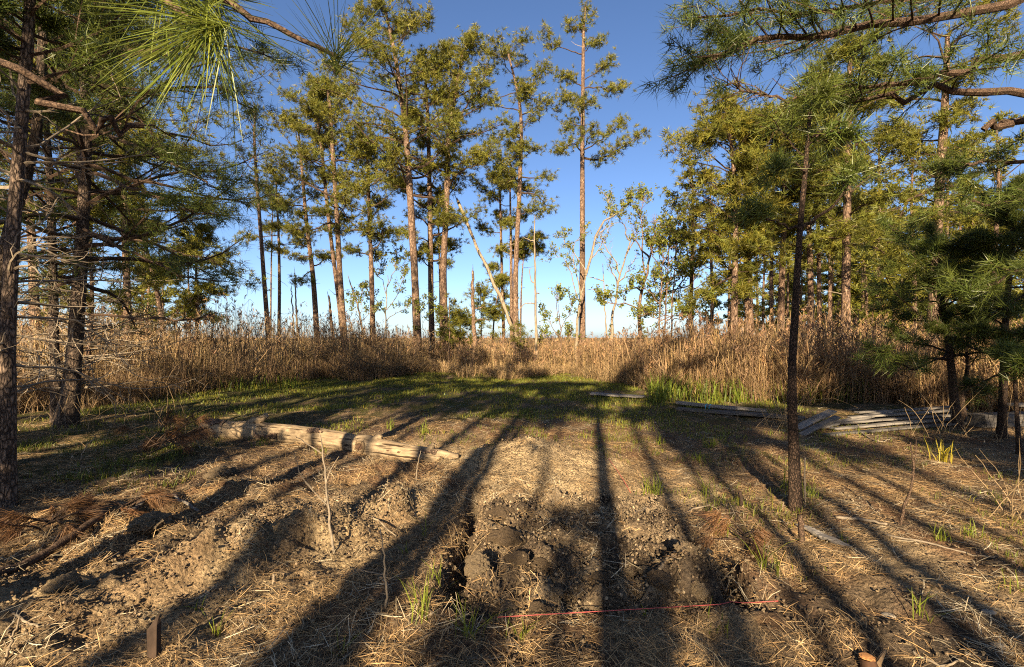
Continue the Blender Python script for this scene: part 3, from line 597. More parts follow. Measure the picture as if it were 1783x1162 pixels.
# ------------------------------------------------------------------ young pines of the foreground and right side
sp = dict(mat='needle_near', m=22, ln=.21, w=.0042, jit=.03, bark='bark_small', tmin=.6, tmax=1.4, stubs=0)
pine('slender young pine with dark straight stem standing alone in the right foreground', 4.6, [(1385, 885), (1381, 760), (1379, 650), (1386, 520), (1393, 400), (1402, 300), (1410, 200), (1414, 150)], .046, .006, 300, 165, 70, 75, 6, 51, None, 'even', name='pine_sapling', sub=4, ntuft=2, dead=0,
     limbs=[dict(p=[(1393, 402, 4.6), (1345, 385, 4.6), (1305, 365, 4.55)], r=.016, sub=6, nt=3, f0=.55, sl=.4, wob=.012), dict(p=[(1393, 400, 4.6), (1430, 375, 4.55), (1470, 335, 4.5), (1490, 300, 4.45)], r=.02, sub=6, nt=3, f0=.6, sl=.3, wob=.012), dict(p=[(1410, 240, 4.6), (1440, 230, 4.5), (1480, 235, 4.4)], r=.012, sub=4, nt=3), dict(p=[(1402, 300, 4.6), (1360, 290, 4.5), (1335, 300, 4.5)], r=.012, sub=5, nt=3)], **sp)
pine('bushy young pine with two reddish stems behind the board stack', 8.6, [(1668, 745), (1660, 680), (1652, 600), (1640, 520), (1635, 440)], .07, .02, 640, 425, 120, 80, 26, 52, 'bushy young pines by the boards', 'round', name='pine_sapling', sub=8, ntuft=5, tone=1.3, f0=.25,
     limbs=[dict(p=[(1652, 610, 8.6), (1600, 640, 8.3), (1560, 630, 8.1), (1530, 610, 8.0)], r=.02, sub=10, nt=4), dict(p=[(1668, 735, 8.6), (1682, 680, 8.55), (1676, 620, 8.5), (1690, 560, 8.5)], r=.05, sub=8, f0=.5, nt=4)], **sp)
pine('dark dense young pine filling the right edge beside the bushy one', 7.6, [(1745, 730), (1748, 640), (1752, 540), (1762, 440), (1765, 370)], .06, .02, 660, 350, 85, 120, 30, 53, 'bushy young pines by the boards', 'round', name='pine_sapling', sub=9, ntuft=6, f0=.2, tone=.8, **{**sp, 'tmin': .4, 'tmax': .95})  # lower tmin/tmax paint the shade over this pine into its needle tint
pine('small low pine with fanned needles at the right edge before the dark one', 6.6, [(1772, 745), (1768, 680), (1766, 640)], .03, .012, 650, 615, 50, 45, 7, 54, 'bushy young pines by the boards', 'even', name='pine_sapling', sub=4, ntuft=3, f0=.3, **sp)

# pines whose trunks stand just outside the picture and whose limbs hang into it
def overhang(label, trunk, r0, limbs, seed, H=12, extra=18, needle=dict(m=22, ln=.20, w=.0045), ribbon=False, top_reach=3.0):
    rs = np.random.default_rng(7000 + seed)
    base = np.array([trunk[0], trunk[1], g1(*trunk) - .03]); root = thing('pine_tree', label, 'tree', base)
    tp = resample([base, base + [.1, .05, H * .4], base + [.25, .0, H * .75], base + [.3, .1, H]], 20)
    tb = MB(); tube(tb, tp, np.linspace(r0, .04, 20), 12, (1, 1, 1), .06, rs); tb.build('trunk', M['bark_dark'], root, base, True)
    for L in limbs:
        c = resample([np.array(q, float) for q in L['w']] if 'w' in L else [P(*q) for q in L['p']], 14)
        c[1:-1] += rs.normal(size=(12, 3)) * L.get('wob', .03)
        lb = MB(); fo = Fol()
        tube(lb, c, np.linspace(L['r'], L.get('r1', L['r'] * .25), 14), 7, (1, 1, 1), .08, rs)
        grow(rs, lb, fo, c, L['r'], L.get('sub', 12), L.get('f0', .3), L.get('sl', .3), L.get('nt', 5), L.get('up', .12), .25, jit=.03, k=L.get('k', 1.0), draw_main=False, leafless=L.get('bare', 0.0))
        for q in range(L.get('twigs', 0)):
            pp, dd = at_t(c, rs.uniform(.4, 1)); c2 = curve(rs, pp, dd + rand_unit(rs, 1)[0] * .8, rs.uniform(.3, .9), 7, .02, .3); tube(lb, c2, np.linspace(.007, .002, 7), 3)
        lo = lb.build('limb', M['twig'], root, base)
        if fo.p and L.get('nt', 5) > 0:
            fm = MB(); fo.needles(fm, rs, needle['m'], needle['ln'], needle['w'], tmin=.55, tmax=1.25, yellow=.3)
            fm.build('foliage', M['needle_near'], lo, base)
    br = MB(); fo = Fol()
    for q in range(extra):
        t = rs.uniform(.55, 1); p, _ = at_t(tp, t); a = rs.uniform(0, 6.28)
        c = curve(rs, p, [math.cos(a), math.sin(a), .3], top_reach * (1.25 - t) * rs.uniform(.8, 1.5), 7, .03, .12)
        grow(rs, br, fo, c, .035, 8, .3, .4, 4, jit=.08)
    br.build('branchwork', M['twig'], root, base)['kind'] = 'stuff'
    fm = MB(); fo.needles(fm, rs, 14, .22, .012, tmin=.55, tmax=1.25); fm.build('crown', M['needle_near'], root, base)
    return root, base
ov_r, _ = overhang('pine just outside the right edge whose long dark limbs reach in across the sky', (7.0, 4.9), .20, [
    dict(w=[(7.0, 4.9, 5.6), P(1732, 2, 5.4), P(1482, 55, 5.3), P(1333, 75, 5.2), P(1225, 100, 5.1)], r=.06, sub=40, f0=.3, sl=.3, nt=6),
    dict(w=[(7.0, 4.9, 4.6), P(1783, 100, 5.2), P(1682, 116, 5.0), P(1572, 146, 4.9), P(1482, 148, 4.8)], r=.055, sub=22, f0=.35, sl=.26, nt=5, bare=.2),
    dict(w=[(7.0, 4.9, 4.2), P(1783, 164, 5.3), P(1672, 157, 5.2), P(1557, 170, 5.1), P(1478, 182, 5.0)], r=.055, sub=8, f0=.5, sl=.2, nt=3, bare=.4),
    dict(w=[(7.0, 4.9, 6.0), P(1790, -30, 5.8), P(1600, -10, 5.9), P(1400, 15, 6.0), P(1215, 30, 6.1)], r=.05, sub=40, f0=.22, sl=.3, nt=6),
    dict(w=[P(1482, 148, 4.8), P(1400, 165, 4.8), P(1330, 170, 4.9), P(1260, 150, 4.9)], r=.022, sub=10, f0=.2, sl=.3, nt=3, bare=.75, twigs=16),
    dict(w=[(7.0, 4.9, 4.0), P(1790, 212, 5.6), P(1745, 217, 5.5), P(1712, 226, 5.4)], r=.045, r1=.03, sub=0, nt=0),
    dict(w=[(7.0, 4.9, 3.7), P(1783, 275, 6.4), P(1700, 285, 6.4), P(1660, 300, 6.4)], r=.035, sub=12, f0=.3, sl=.3, nt=5),
    dict(w=[(7.0, 4.9, 3.2), P(1783, 352, 6.2), P(1700, 352, 6.3), P(1640, 362, 6.4)], r=.03, sub=10, f0=.2, sl=.3, nt=5),
    dict(w=[(7.0, 4.9, 2.6), P(1783, 470, 6.0), P(1720, 500, 6.1), P(1660, 505, 6.2)], r=.025, sub=10, f0=.2, sl=.3, nt=6)], 1)
ov_l, obase = overhang('pine just outside the left edge whose sprigs hang close over the view', (-3.3, 1.9), .13, [
    dict(w=[(-3.3, 1.9, 2.2), P(-40, 95, 2.3), P(80, 165, 2.3), P(150, 205, 2.3), P(200, 230, 2.35), P(250, 219, 2.4)], r=.022, r1=.012, sub=5, f0=.6, sl=.25, nt=0),
    dict(w=[(-3.3, 1.9, 3.3), (-2.0, 1.4, 3.0), (-1.2, 1.15, 2.7), P(260, -20, 1.05), P(355, 48, .95)], r=.02, r1=.0035, sub=0, nt=0, wob=.004),
    dict(w=[(-2.0, 1.4, 3.0), P(150, -160, 1.4), P(385, -5, 1.3), P(480, 50, 1.25), P(588, 100, 1.2)], r=.014, r1=.005, sub=0, nt=0, wob=.004)], 2, H=9, extra=14, top_reach=1.6)
def sprig(root, base, p, axis, n, ln, seed, w=.0011, spread=1.0, col=1.0):
    """one close spray of long curved needles, each a narrow ribbon of three pieces"""
    rs = np.random.default_rng(seed); mb = MB(); p = np.array(p); axis = nrm(np.array(axis, float))
    d = nrm(axis * .55 + rand_unit(rs, n) * spread); L = ln * rs.uniform(.6, 1.1, n)
    b0 = p - axis * rs.uniform(0, .05, n)[:, None]; wv = nrm(np.cross(d, rand_unit(rs, n))) * w
    droop = np.array([0, 0, -.55]); ts = np.array([0, .35, .7, 1.0]); ws = np.array([1, 1, .85, .15])
    c = b0[:, None] + d[:, None] * (L[:, None] * ts)[..., None] + droop * (.22 * L[:, None] * ts ** 2)[..., None]
    V = np.stack([c - wv[:, None] * ws[:, None], c + wv[:, None] * ws[:, None]], 2).reshape(-1, 3)
    k = np.arange(n)[:, None] * 8 + np.arange(3)[None] * 2
    Qd = np.stack([k, k + 1, k + 3, k + 2], -1).reshape(-1, 4)
    t = rs.uniform(.8, 1.4, n) * col; y = rs.uniform(.1, .5, n)
    mb.add(V, None, Qd, np.repeat(np.stack([t * (1 + y), t * (1 + .3 * y), t * .8], -1), 8, 0))
    return mb.build('needle_spray', M['needle_near'], root, base)
sprig(ov_l, obase, P(355, 48, .95), P(150, 85, .9) - P(355, 48, .95), 110, .25, 1, .0010, .62, 1.5)
sprig(ov_l, obase, P(355, 48, .95), P(330, 190, .95) - P(355, 48, .95), 50, .22, 5, .0010, .6, 1.3)
sprig(ov_l, obase, P(357, 46, .95), P(420, 150, 1.05) - P(355, 48, .95), 40, .24, 6, .0009, .7, .9)
sprig(ov_l, obase, P(588, 98, 1.2), [.05, -.05, .6], 44, .22, 2, .0010, .42, 1.0)
sprig(ov_l, obase, P(590, 98, 1.2), [.7, -.1, .2], 26, .22, 7, .0009, .5, .8)
sprig(ov_l, obase, P(385, -8, 1.3), [.5, -.2, .2], 50, .24, 3, .0015, .9, 1.0)
sprig(ov_l, obase, P(300, -30, 1.1), [.3, 0, -.2], 50, .24, 4, .0015, 1.0, 1.2)

# ------------------------------------------------------------------ background woods: a few kinds, copied as individuals
def proto(label, H, r, zb, reach, nb, seed, shape, group, sub=7, ntuft=5, **kw):
    return pine(label, 50, [], r, .03, zb, H, reach, reach, nb, seed, group, shape, rel=[(0, 60, 0), (.1, 60, H * .4), (-.1, 60, H * .75), (0, 60, H)], sub=sub, ntuft=ntuft, m=7, ln=.34, w=.04, jit=.16, **kw)
LBL_R = 'far sunlit pine in the wood beyond the right reeds'; GRP_R = 'far pines beyond the right reeds'
protos = [proto(LBL_R, 15, .17, 6.0, 2.6, 20, 81, 'round', GRP_R), proto(LBL_R, 12, .14, 3.5, 2.3, 22, 82, 'umbrella', GRP_R), proto(LBL_R, 9, .10, 1.5, 1.9, 22, 83, 'cone', GRP_R), proto(LBL_R, 17, .19, 8.0, 2.8, 20, 84, 'even', GRP_R), proto(LBL_R, 5.5, .07, .5, 1.6, 20, 85, 'cone', GRP_R)]
used = [False] * 5
KIND = ['far pine with rounded high crown', 'far pine with broad umbrella crown', 'far cone shaped pine', 'tall far pine with bare bole', 'far bushy young pine']
def part_of(px, cuts, names): return names[int(np.searchsorted(cuts, px))]
rsb = np.random.default_rng(99)
def place(k, x, y, s, label, group):
    z = g1(x, y) - .03; rz = rsb.uniform(0, 6.28)
    if not used[k]:
        used[k] = True; o = protos[k]; o.location = (x, y, z); o.rotation_euler = (0, 0, rz); o.scale = (s, s, s); o['label'] = label; o['group'] = group; return o
    return copy_tree(protos[k], (x, y, z), rz, s, label, group)
for i in range(58):                                          # right wood
    D = rsb.uniform(26, 62); px = rsb.uniform(1180, 1830) if i % 3 else rsb.uniform(1330, 1830)
    k = rsb.choice([0, 1, 1, 2, 2, 3, 4])
    place(int(k), (px - CX) / FPX * D, D, rsb.uniform(.62, .95) if D < 40 else rsb.uniform(.75, 1.05), KIND[int(k)] + ' in the ' + part_of(px, [1340, 1480, 1640], ['left end', 'left half', 'right half', 'right end']) + ' of right hand wood', GRP_R)
for i, px in enumerate((1205, 1238, 1330, 1345, 1392, 1445, 1502, 1530, 1560, 1590, 1690, 1735)):      # slim boles
    D = 21 + (i * 7) % 15; place(3 if i % 2 else 0, (px - CX) / FPX * D, D, .6 + .03 * (i % 4), ('slim far bole with rounded top' if i % 2 == 0 else 'slim far bole, long and bare,') + ' in right hand wood, ' + ['left of the two front boles', 'left of the foreground sapling', 'behind the stout bole', 'left of the tall grey bole', 'right of the tall grey bole'][int(np.searchsorted([1300, 1400, 1515, 1620], px))], 'slim boles in the right hand wood')
for i in range(26):                                          # low dense edge of the right wood
    D = rsb.uniform(24, 44); px = rsb.uniform(1300, 1830); k = int(rsb.choice([2, 4, 2])); place(k, (px - CX) / FPX * D, D, rsb.uniform(.55, .9), ('low bushy far pine' if k == 4 else 'low pointed far pine') + ' at the wood\'s foot, ' + part_of(px, [1420, 1560, 1700], ['behind two front boles', 'behind the stout bole', 'behind the bushy young pine', 'at the right edge']), 'low far pines along the right hand wood')
for i in range(16):                                          # left wood
    D = rsb.uniform(24, 60); px = rsb.uniform(-30, 330)
    place(int(rsb.choice([0, 1, 2, 2, 4])), (px - CX) / FPX * D, D, rsb.uniform(.6, .95), 'far pine seen through the branches of the near left pines', 'far pines behind the left branches')
for i in range(26):                                          # low scrub on the marsh horizon
    D = rsb.uniform(90, 190); px = rsb.uniform(-80, 1150)
    place(int(rsb.choice([2, 4, 4])), (px - CX) / FPX * D, D, rsb.uniform(.4, .7), 'tiny far pine on the marsh horizon', 'tiny pines on the marsh horizon')
# the pines behind the viewpoint: their boles and crowns throw the long shadows over the clearing
AZT = math.tan(SUN_AZ); ELT = math.tan(SUN_EL)
def shade_x(px, py, yb):                                     # where a bole at depth yb must stand for its shadow to cross this pixel
    x, y = GP(px, py); return x + (yb - y) * AZT
BEHIND = 'pines behind the viewpoint'; LBL_B = 'pine behind the viewpoint whose bole throws a long shadow over the clearing'
bproto = {}
def behind(px, py, yb, r, crown=True, y0=9.8, y1=16.5):
    """a pine behind the camera: its crown is as high as the shade it throws between y0 and y1 tells"""
    if px > 1180: y0, y1 = 7.6, 10.2
    elif int(px) % 3 == 0: y0, y1 = y0 + 3, y1 + 3.5
    H_ = (y1 - yb) * ELT; zb_ = (y0 - yb) * ELT; x = shade_x(px, py, yb); k = (round(r, 2), round(zb_ / H_, 1))
    if k not in bproto:
        bproto[k] = pine(LBL_B, 50, [], r * 9 / H_, .03, 9 * zb_ / H_, 9, .75, .75, 5, 200 + len(bproto), BEHIND, 'round', rel=[(0, -60, 0), (.05, -60, 4), (-.05, -60, 7), (0, -60, 9)], sub=6, ntuft=5, m=7, ln=.34, w=.035, jit=.14, stubs=10); o = bproto[k]
        o.location = (x, yb, g1(x, yb) - .03); s_ = H_ / 9; o.scale = (s_, s_, s_)
    else: o = copy_tree(bproto[k], (x, yb, g1(x, yb) - .03), px * .1, H_ / 9, LBL_B, BEHIND)
    return o
for a_ in [(1046, 800, -7.5, .13), (832, 800, -8, .17), (872, 790, -12.0, .13), (1232, 800, -9.0, .10), (1300, 800, -13, .10), (1395, 840, -10, .10), (1130, 790, -14, .10), (965, 790, -15, .06),
           (600, 890, -9, .10), (455, 880, -12, .10), (130, 930, -10, .10), (700, 830, -14, .06), (10, 850, -9, .17), (1520, 860, -12, .10), (1640, 880, -9, .06), (1760, 880, -13, .10), (-120, 820, -12, .17), (1440, 900, -16, .10), (1190, 790, -11, .06)]:
    behind(*a_)
LBL_L = 'open young pine behind the viewpoint that dapples the dug pit with shade'; GRP_L = 'open young pines behind the viewpoint'
op = None
for (px, py, yb, sc) in [(1000, 970, -5.2, .93), (850, 1010, -6.0, .86), (640, 1080, -6.6, .85), (1130, 1110, -5.0, .78), (1390, 1130, -5.6, .6), (1160, 940, -8.0, 1.08)]:
    xx = shade_x(px, py, yb); ll = (xx, yb, g1(xx, yb) - .03)
    if op is None:
        op = pine(LBL_L, 50, [], .045, .012, .8, 4.0, .62, .62, 15, 250, GRP_L, 'round', rel=[(0, -60, 0), (.03, -60, 1.6), (-.03, -60, 3), (0, -60, 4)], sub=5, ntuft=3, m=9, ln=.22, w=.012, jit=.05, stubs=4); op.location = ll; op.scale = (sc, sc, sc)
    else: copy_tree(op, ll, px * .37, sc, LBL_L, GRP_L)
place(4, shade_x(40, 760, -5.0), -5.0, .95, 'bushy young pine behind the viewpoint that shades the left trees', 'bushy young pines behind the viewpoint')
for (px, py, yb, sc) in [(120, 800, -5.5, .62), (250, 780, -8.0, .72), (-40, 790, -4.0, .62), (30, 850, -6.5, .55)]:
    place(2, shade_x(px, py, yb), yb, sc, 'cone shaped pine behind the viewpoint that shades the ground at left', 'cone shaped pines behind the viewpoint')

for (xx, yb, k, sc) in [(-10.4, -4.0, 1, .85), (-6.4, -4.0, 2, .85), (-8.4, -5.5, 1, .72), (-13.0, -3.0, 1, .9)]:
    place(k, xx, yb, sc, 'pine behind the viewpoint on the left that shades the near left pines', 'pines behind the viewpoint on the left')
for (xx, yb, k, sc) in [(5.0, -4.5, 2, .92), (6.9, -4.0, 2, .95), (9.0, -3.5, 1, .75)]:
    place(k, xx, yb, sc, 'pine behind the viewpoint on the right that shades the young pines', 'pines behind the viewpoint on the right')

# ------------------------------------------------------------------ reeds, grass and litter (nobody could count them)
EDGE_X = np.array([-30, -14, -10.5, -9.0, -8.2, -4, 2.7, 4.0, 6.3, 7.7, 12, 30]); EDGE_Y = np.array([9.0, 9.8, 11.5, 13.5, 17.0, 20.5, 20.5, 15.5, 12.3, 11.2, 9.6, 7.0])
def reed_height(x, y):
    px = CX + FPX * x / y
    h = np.interp(px, [0, 350, 520, 650, 740, 850, 1000, 1120, 1200, 1300, 1500, 1783], [1.9, 2.15, 2.2, 1.95, 1.55, 1.35, 1.35, 1.5, 1.75, 1.95, 1.95, 1.8])
    return h * (.85 + .3 * fbm(x * .8, y * .8, 91, 2))
def reeds(name, label, N_, sel, seed, hs=1.0, width=.0075, leaves=3, plume=True, tint=(1, 1, 1), lean=.16, mat='reed', dark=.32, yoff=(0, 3.5)):
    rs = np.random.default_rng(seed); X = []; Y = []
    while sum(map(len, X)) < N_:
        x, y = sel(rs, N_); X.append(x); Y.append(y)
    x = np.concatenate(X)[:N_]; y = np.concatenate(Y)[:N_]; n = N_; z = gh(x, y) - .02
    h = reed_height(x, y) * hs * rs.uniform(.5, 1.15, n) * (.5 + .95 * fbm(x * 1.1, y * 1.1, 93, 3))
    la = rs.uniform(0, 6.28, n); lk = np.abs(rs.normal(0, lean, n)) * np.where(rs.random(n) < .22, 3.0, 1.0); ld = np.stack([np.cos(la) * lk, np.sin(la) * lk, np.zeros(n)], -1)
    b = np.stack([x, y, z], -1); up = np.array([0, 0, 1.0])
    ts = np.array([0, .4, .75, 1.0]); ws = np.array([1, .9, .7, .35])
    c = b[:, None] + up * (h[:, None] * ts)[..., None] + ld[:, None] * (h[:, None] * ts ** 1.8)[..., None]
    ya = rs.uniform(0, 3.14, n); wv = np.stack([np.cos(ya), np.sin(ya), 0 * ya], -1) * width
    mb = MB()
    V = np.stack([c - wv[:, None] * ws[:, None], c + wv[:, None] * ws[:, None]], 2).reshape(-1, 3)
    k = np.arange(n)[:, None] * 8 + np.arange(3)[None] * 2
    br = rs.uniform(dark, 1.2, n) * (.42 + 1.1 * fbm(x * .7, y * .7, 97, 3)); col = np.stack([br * tint[0], br * rs.uniform(.9, 1.02, n) * tint[1], br * rs.uniform(.75, 1.05, n) * tint[2]], -1)
    mb.add(V, None, np.stack([k, k + 1, k + 3, k + 2], -1).reshape(-1, 4), np.repeat(col, 8, 0))
    for q in range(leaves):
        t = rs.uniform(.12, .9, n); a = rs.uniform(0, 6.28, n); L = rs.uniform(.22, .5, n) * np.clip(h / 1.6, .4, 1.3)
        p0 = b + up * (h * t)[:, None] + ld * (h * t ** 1.8)[:, None]
        d = np.stack([np.cos(a), np.sin(a), 0 * a], -1); e = rs.uniform(.1, .9, n)
        p1 = p0 + d * (L * .5)[:, None] + up * (L * e * .6)[:, None]; p2 = p0 + d * (L * .95)[:, None] + up * (L * (e * .7 - .35))[:, None]
        w = np.stack([-np.sin(a), np.cos(a), 0 * a], -1) * width * 1.1
        V = np.stack([p0 - w, p0 + w, p1 - w * .9, p1 + w * .9, p2], 1).reshape(-1, 3); kk = np.arange(n)[:, None] * 5
        mb.add(V, np.concatenate([kk + [2, 3, 4]]), np.concatenate([kk + [0, 1, 3, 2]]), np.repeat(col * rs.uniform(.75, 1.15, (n, 1)), 5, 0))
    if plume:
        on = rs.random(n) < .6; m = on.sum(); tp = c[on, -1]; ang = rs.uniform(0, 6.28, m)
        for q in range(5):
            d = nrm(np.stack([np.cos(ang) * .45, np.sin(ang) * .45, np.ones(m) * .7], -1) + rs.normal(size=(m, 3)) * .3)
            w = nrm(np.cross(d, rand_unit(rs, m))) * .014; s0 = tp - up * rs.uniform(0, .16, (m, 1)); L = rs.uniform(.10, .2, (m, 1))
            V = np.stack([s0, s0 + d * L * .5 + w, s0 + d * L, s0 + d * L * .5 - w], 1).reshape(-1, 3)
            mb.add(V, None, np.arange(m * 4).reshape(-1, 4), np.repeat(col[on] * np.array([.8, .72, .75]), 4, 0))
    o = mb.build(name, M[mat]); return tag(o, label, kind='stuff')
def pick(x0, x1, dmax, bias=2.0):
    def f(rs, n):
        x = rs.uniform(x0, x1, n); e = np.interp(x, EDGE_X, EDGE_Y) + (fbm(x * .6, x * 0, 101, 3) - .5) * 3.6
        y = e + dmax * rs.random(n) ** bias; px = CX + FPX * x / y
        ok = (px > -120) & (px < 1900); return x[ok], y[ok]
    return f
reeds('reed_bed', 'golden dry reed bed behind the log and across the middle', 10500, pick(-22, 3.2, 16, 1.8), 1)
reeds('reed_bed', 'tan dry reed bed behind the boards on the right', 8000, pick(3.0, 20, 14, 1.8), 2, tint=(1.0, .96, .95))
reeds('reed_bed', 'far reed marsh stretching to the horizon', 6000, lambda rs, n: ((lambda y, p: ((p - CX) / FPX * y, y))(rs.uniform(34, 130, n), rs.uniform(-60, 1850, n))), 3, width=.02, leaves=2, hs=.85)
def fr(x0, x1, off, dep):
    def f(rs, n):
        x = rs.uniform(x0, x1, n); y = np.interp(x, EDGE_X, EDGE_Y) + (fbm(x * .6, x * 0, 101, 3) - .5) * 3.6 + off + dep * rs.random(n); return x, y
    return f
reeds('dry_grass', 'matted dry straw grass along the left foot of the reeds', 5500, fr(-15, -4, -1.6, 2.4), 4, hs=.42, leaves=3, plume=False, lean=.5, tint=(.75, .72, .75), width=.005)
reeds('dry_grass', 'matted dry straw grass along the foot of the middle reeds', 3500, fr(-5, 4.5, -1.2, 1.8), 5, hs=.42, leaves=3, plume=False, lean=.5, width=.006)
reeds('dry_grass', 'matted dry straw grass along the foot of the right reeds', 4500, fr(3.8, 13, -.5, 2.4), 6, hs=.5, leaves=3, plume=False, lean=.45, tint=(.72, .66, .66), width=.005)
def blades(name, label, x, y, hgt, rs, w=.004, tint=(1, 1, 1), vary=.4, mat='grass'):
    n = len(x); z = gh(x, y) - .01; b = np.stack([x, y, z], -1); a = rs.uniform(0, 6.28, n); d = np.stack([np.cos(a), np.sin(a), 0 * a], -1)
    h = hgt * rs.uniform(.35, 1.3, n); k = rs.uniform(.1, 1.0, n)
    p1 = b + d * (h * k * .3)[:, None] + np.array([0, 0, .6]) * h[:, None]; p2 = b + d * (h * k)[:, None] + np.array([0, 0, 1]) * (h * (1 - .3 * k))[:, None]
    wv = np.stack([-np.sin(a + .6), np.cos(a + .6), 0 * a], -1) * w
    V = np.stack([b - wv, b + wv, p1 - wv * .8, p1 + wv * .8, p2], 1).reshape(-1, 3); kk = np.arange(n)[:, None] * 5
    t = rs.uniform(1 - vary, 1 + vary, n); y2 = rs.uniform(0, .6, n) * (rs.random(n) < .5)
    mb = MB(); mb.add(V, kk + [2, 3, 4], kk + [0, 1, 3, 2], np.repeat(np.stack([t * tint[0] * (1 + y2), t * tint[1] * (1 + .1 * y2), t * tint[2]], -1), 5, 0))
    return tag(mb.build(name, M[mat]), label, kind='stuff')
rs = np.random.default_rng(21)
def accept(x, y, p): k = rs.random(len(x)) < p; return x[k], y[k]
n = 120000; y = rs.uniform(6.6, 21.5, n); x = rs.uniform(-9.5, 6.5, n)
f = fbm(x * .9, y * .9, 111, 4, .6); e = np.interp(x, EDGE_X, EDGE_Y)
x, y = accept(x, y, sst(.42, .62, f + .10 * sst(9, 14, y)) * (y < e + 1) * sst(6.6, 10.5, y))
blades('clearing_grass', 'short green grass over the sunlit clearing before the reeds', x[:44000], y[:44000], .10, rs, .006)
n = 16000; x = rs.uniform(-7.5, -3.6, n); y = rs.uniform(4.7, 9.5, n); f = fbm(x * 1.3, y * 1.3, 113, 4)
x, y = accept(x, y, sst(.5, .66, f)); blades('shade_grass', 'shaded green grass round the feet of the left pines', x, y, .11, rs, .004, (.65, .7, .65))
n = 26000; x = rs.uniform(-.6, 7.5, n); y = rs.uniform(3.2, 9.0, n); hv = np.exp(-((x - .3) / .9) ** 2 - ((y - 5.9) / .9) ** 2); kq = (y > 5.0) | (x > 1.7); kq &= hv < .35; x, y = x[kq], y[kq]; f = fbm(x * 1.6, y * 1.6, 115, 4)
x, y = accept(x, y, sst(.52, .68, f)); blades('thin_grass', 'thin green grass sprouting in patches over the litter right of the pit', x, y, .085, rs, .0028, (.9, .9, .8))
def green_reeds(name, label, px0, px1, row, n, hs, seed):
    r2 = np.random.default_rng(seed); px = r2.uniform(px0, px1, n); x, y = GP(px, row + r2.uniform(-14, 12, n)); k = fbm(x * 1.5, y * 1.5, 121, 3) > .42
    blades(name, label, x[k], y[k], hs, r2, .010, (.9, 1.0, .9), .5)
green_reeds('green_cattails', 'green cattail blades sprouting at the foot of the right reeds', 1130, 1520, 692, 2600, .62, 31)
green_reeds('green_cattails', 'green blades in the shade at the left foot of the reeds', 370, 520, 672, 500, .45, 32)

# fallen needles, straw and crumbs: small clusters scattered over the ground by geometry nodes
def ground_attr(name, vals):
    at = ground.data.attributes.new(name, 'FLOAT', 'POINT'); at.data.foreach_set('value', np.asarray(vals, np.float32).ravel())
gf1 = fbm(XX * 1.4, YY * 1.4, 131, 4); gf2 = fbm(XX * 2.3 + 4, YY * 2.3, 139, 3); x0, x1, y0, y1 = PIT
g_in = ((XX > x0) & (XX < x1) & (YY > y0) & (YY < y1)) * 1.0
g_band = sst(1.35, .3, (fbm(XX * 1.1, YY * 1.1, 71, 4) - .5) * 1.2 + seg_d(XX, YY, GP(-60, 1090), GP(640, 890))); g_heap = sst(.2, .7, np.exp(-((XX - .3) / .8) ** 2 - ((YY - 6.0) / .8) ** 2))
g_far = np.where(YY < 1.2, 0, 1.0) * np.clip((4.2 / np.maximum(YY, 4.2)) ** 1.6, 0, 1) * sst(13, 9, YY) * (np.abs(XX) < 1.2 * YY + 1.2)
ground_attr('needle_cover', np.clip(sst(.3, .6, gf1) + .12, 0, 1) * (1 - .88 * g_in) * (1 - .93 * g_band) * (1 - .95 * g_heap) * g_far)
ground_attr('straw_cover', np.clip(sst(.42, .66, gf2) + .10, 0, 1) * (1 - .6 * g_in) * (1 - .75 * g_band) * (1 - .85 * g_heap) * g_far)
ground_attr('crumb_cover', np.clip(.16 + .5 * g_in + .75 * g_band * sst(.35, .6, gf2) + .6 * g_heap, 0, 1) * g_far)
def scatter(name, label, mb, mat, attr, dens, smin, smax, seed):
    o = mb.build(name, mat); ng = bpy.data.node_groups.new(name, 'GeometryNodeTree')
    ng.interface.new_socket('Geometry', in_out='INPUT', socket_type='NodeSocketGeometry'); ng.interface.new_socket('Geometry', in_out='OUTPUT', socket_type='NodeSocketGeometry')
    nd, lk = ng.nodes, ng.links; gi = nd.new('NodeGroupInput'); go = nd.new('NodeGroupOutput')
    oi = nd.new('GeometryNodeObjectInfo'); oi.transform_space = 'RELATIVE'; oi.inputs['Object'].default_value = ground
    na = nd.new('GeometryNodeInputNamedAttribute'); na.data_type = 'FLOAT'; na.inputs['Name'].default_value = attr
    mt = nd.new('ShaderNodeMath'); mt.operation = 'MULTIPLY'; mt.inputs[1].default_value = dens; lk.new(na.outputs[0], mt.inputs[0])
    dp = nd.new('GeometryNodeDistributePointsOnFaces'); dp.inputs['Seed'].default_value = seed; lk.new(oi.outputs['Geometry'], dp.inputs['Mesh']); lk.new(mt.outputs[0], dp.inputs['Density'])
    rv = nd.new('FunctionNodeRandomValue'); rv.data_type = 'FLOAT'; rv.inputs[2].default_value = smin; rv.inputs[3].default_value = smax
    ip = nd.new('GeometryNodeInstanceOnPoints'); lk.new(dp.outputs['Points'], ip.inputs['Points']); lk.new(gi.outputs[0], ip.inputs['Instance']); lk.new(dp.outputs['Rotation'], ip.inputs['Rotation']); lk.new(rv.outputs[1], ip.inputs['Scale'])
    r2 = nd.new('FunctionNodeRandomValue'); r2.data_type = 'FLOAT_VECTOR'; r2.inputs[0].default_value = (-.12, -.12, 0); r2.inputs[1].default_value = (.12, .12, 6.283)
    ri = nd.new('GeometryNodeRotateInstances'); lk.new(ip.outputs[0], ri.inputs[0]); lk.new(r2.outputs[0], ri.inputs['Rotation']); ri.inputs['Local Space'].default_value = True
    lk.new(ri.outputs[0], go.inputs[0]); md = o.modifiers.new('scatter', 'NODES'); md.node_group = ng
    return tag(o, label, kind='stuff')
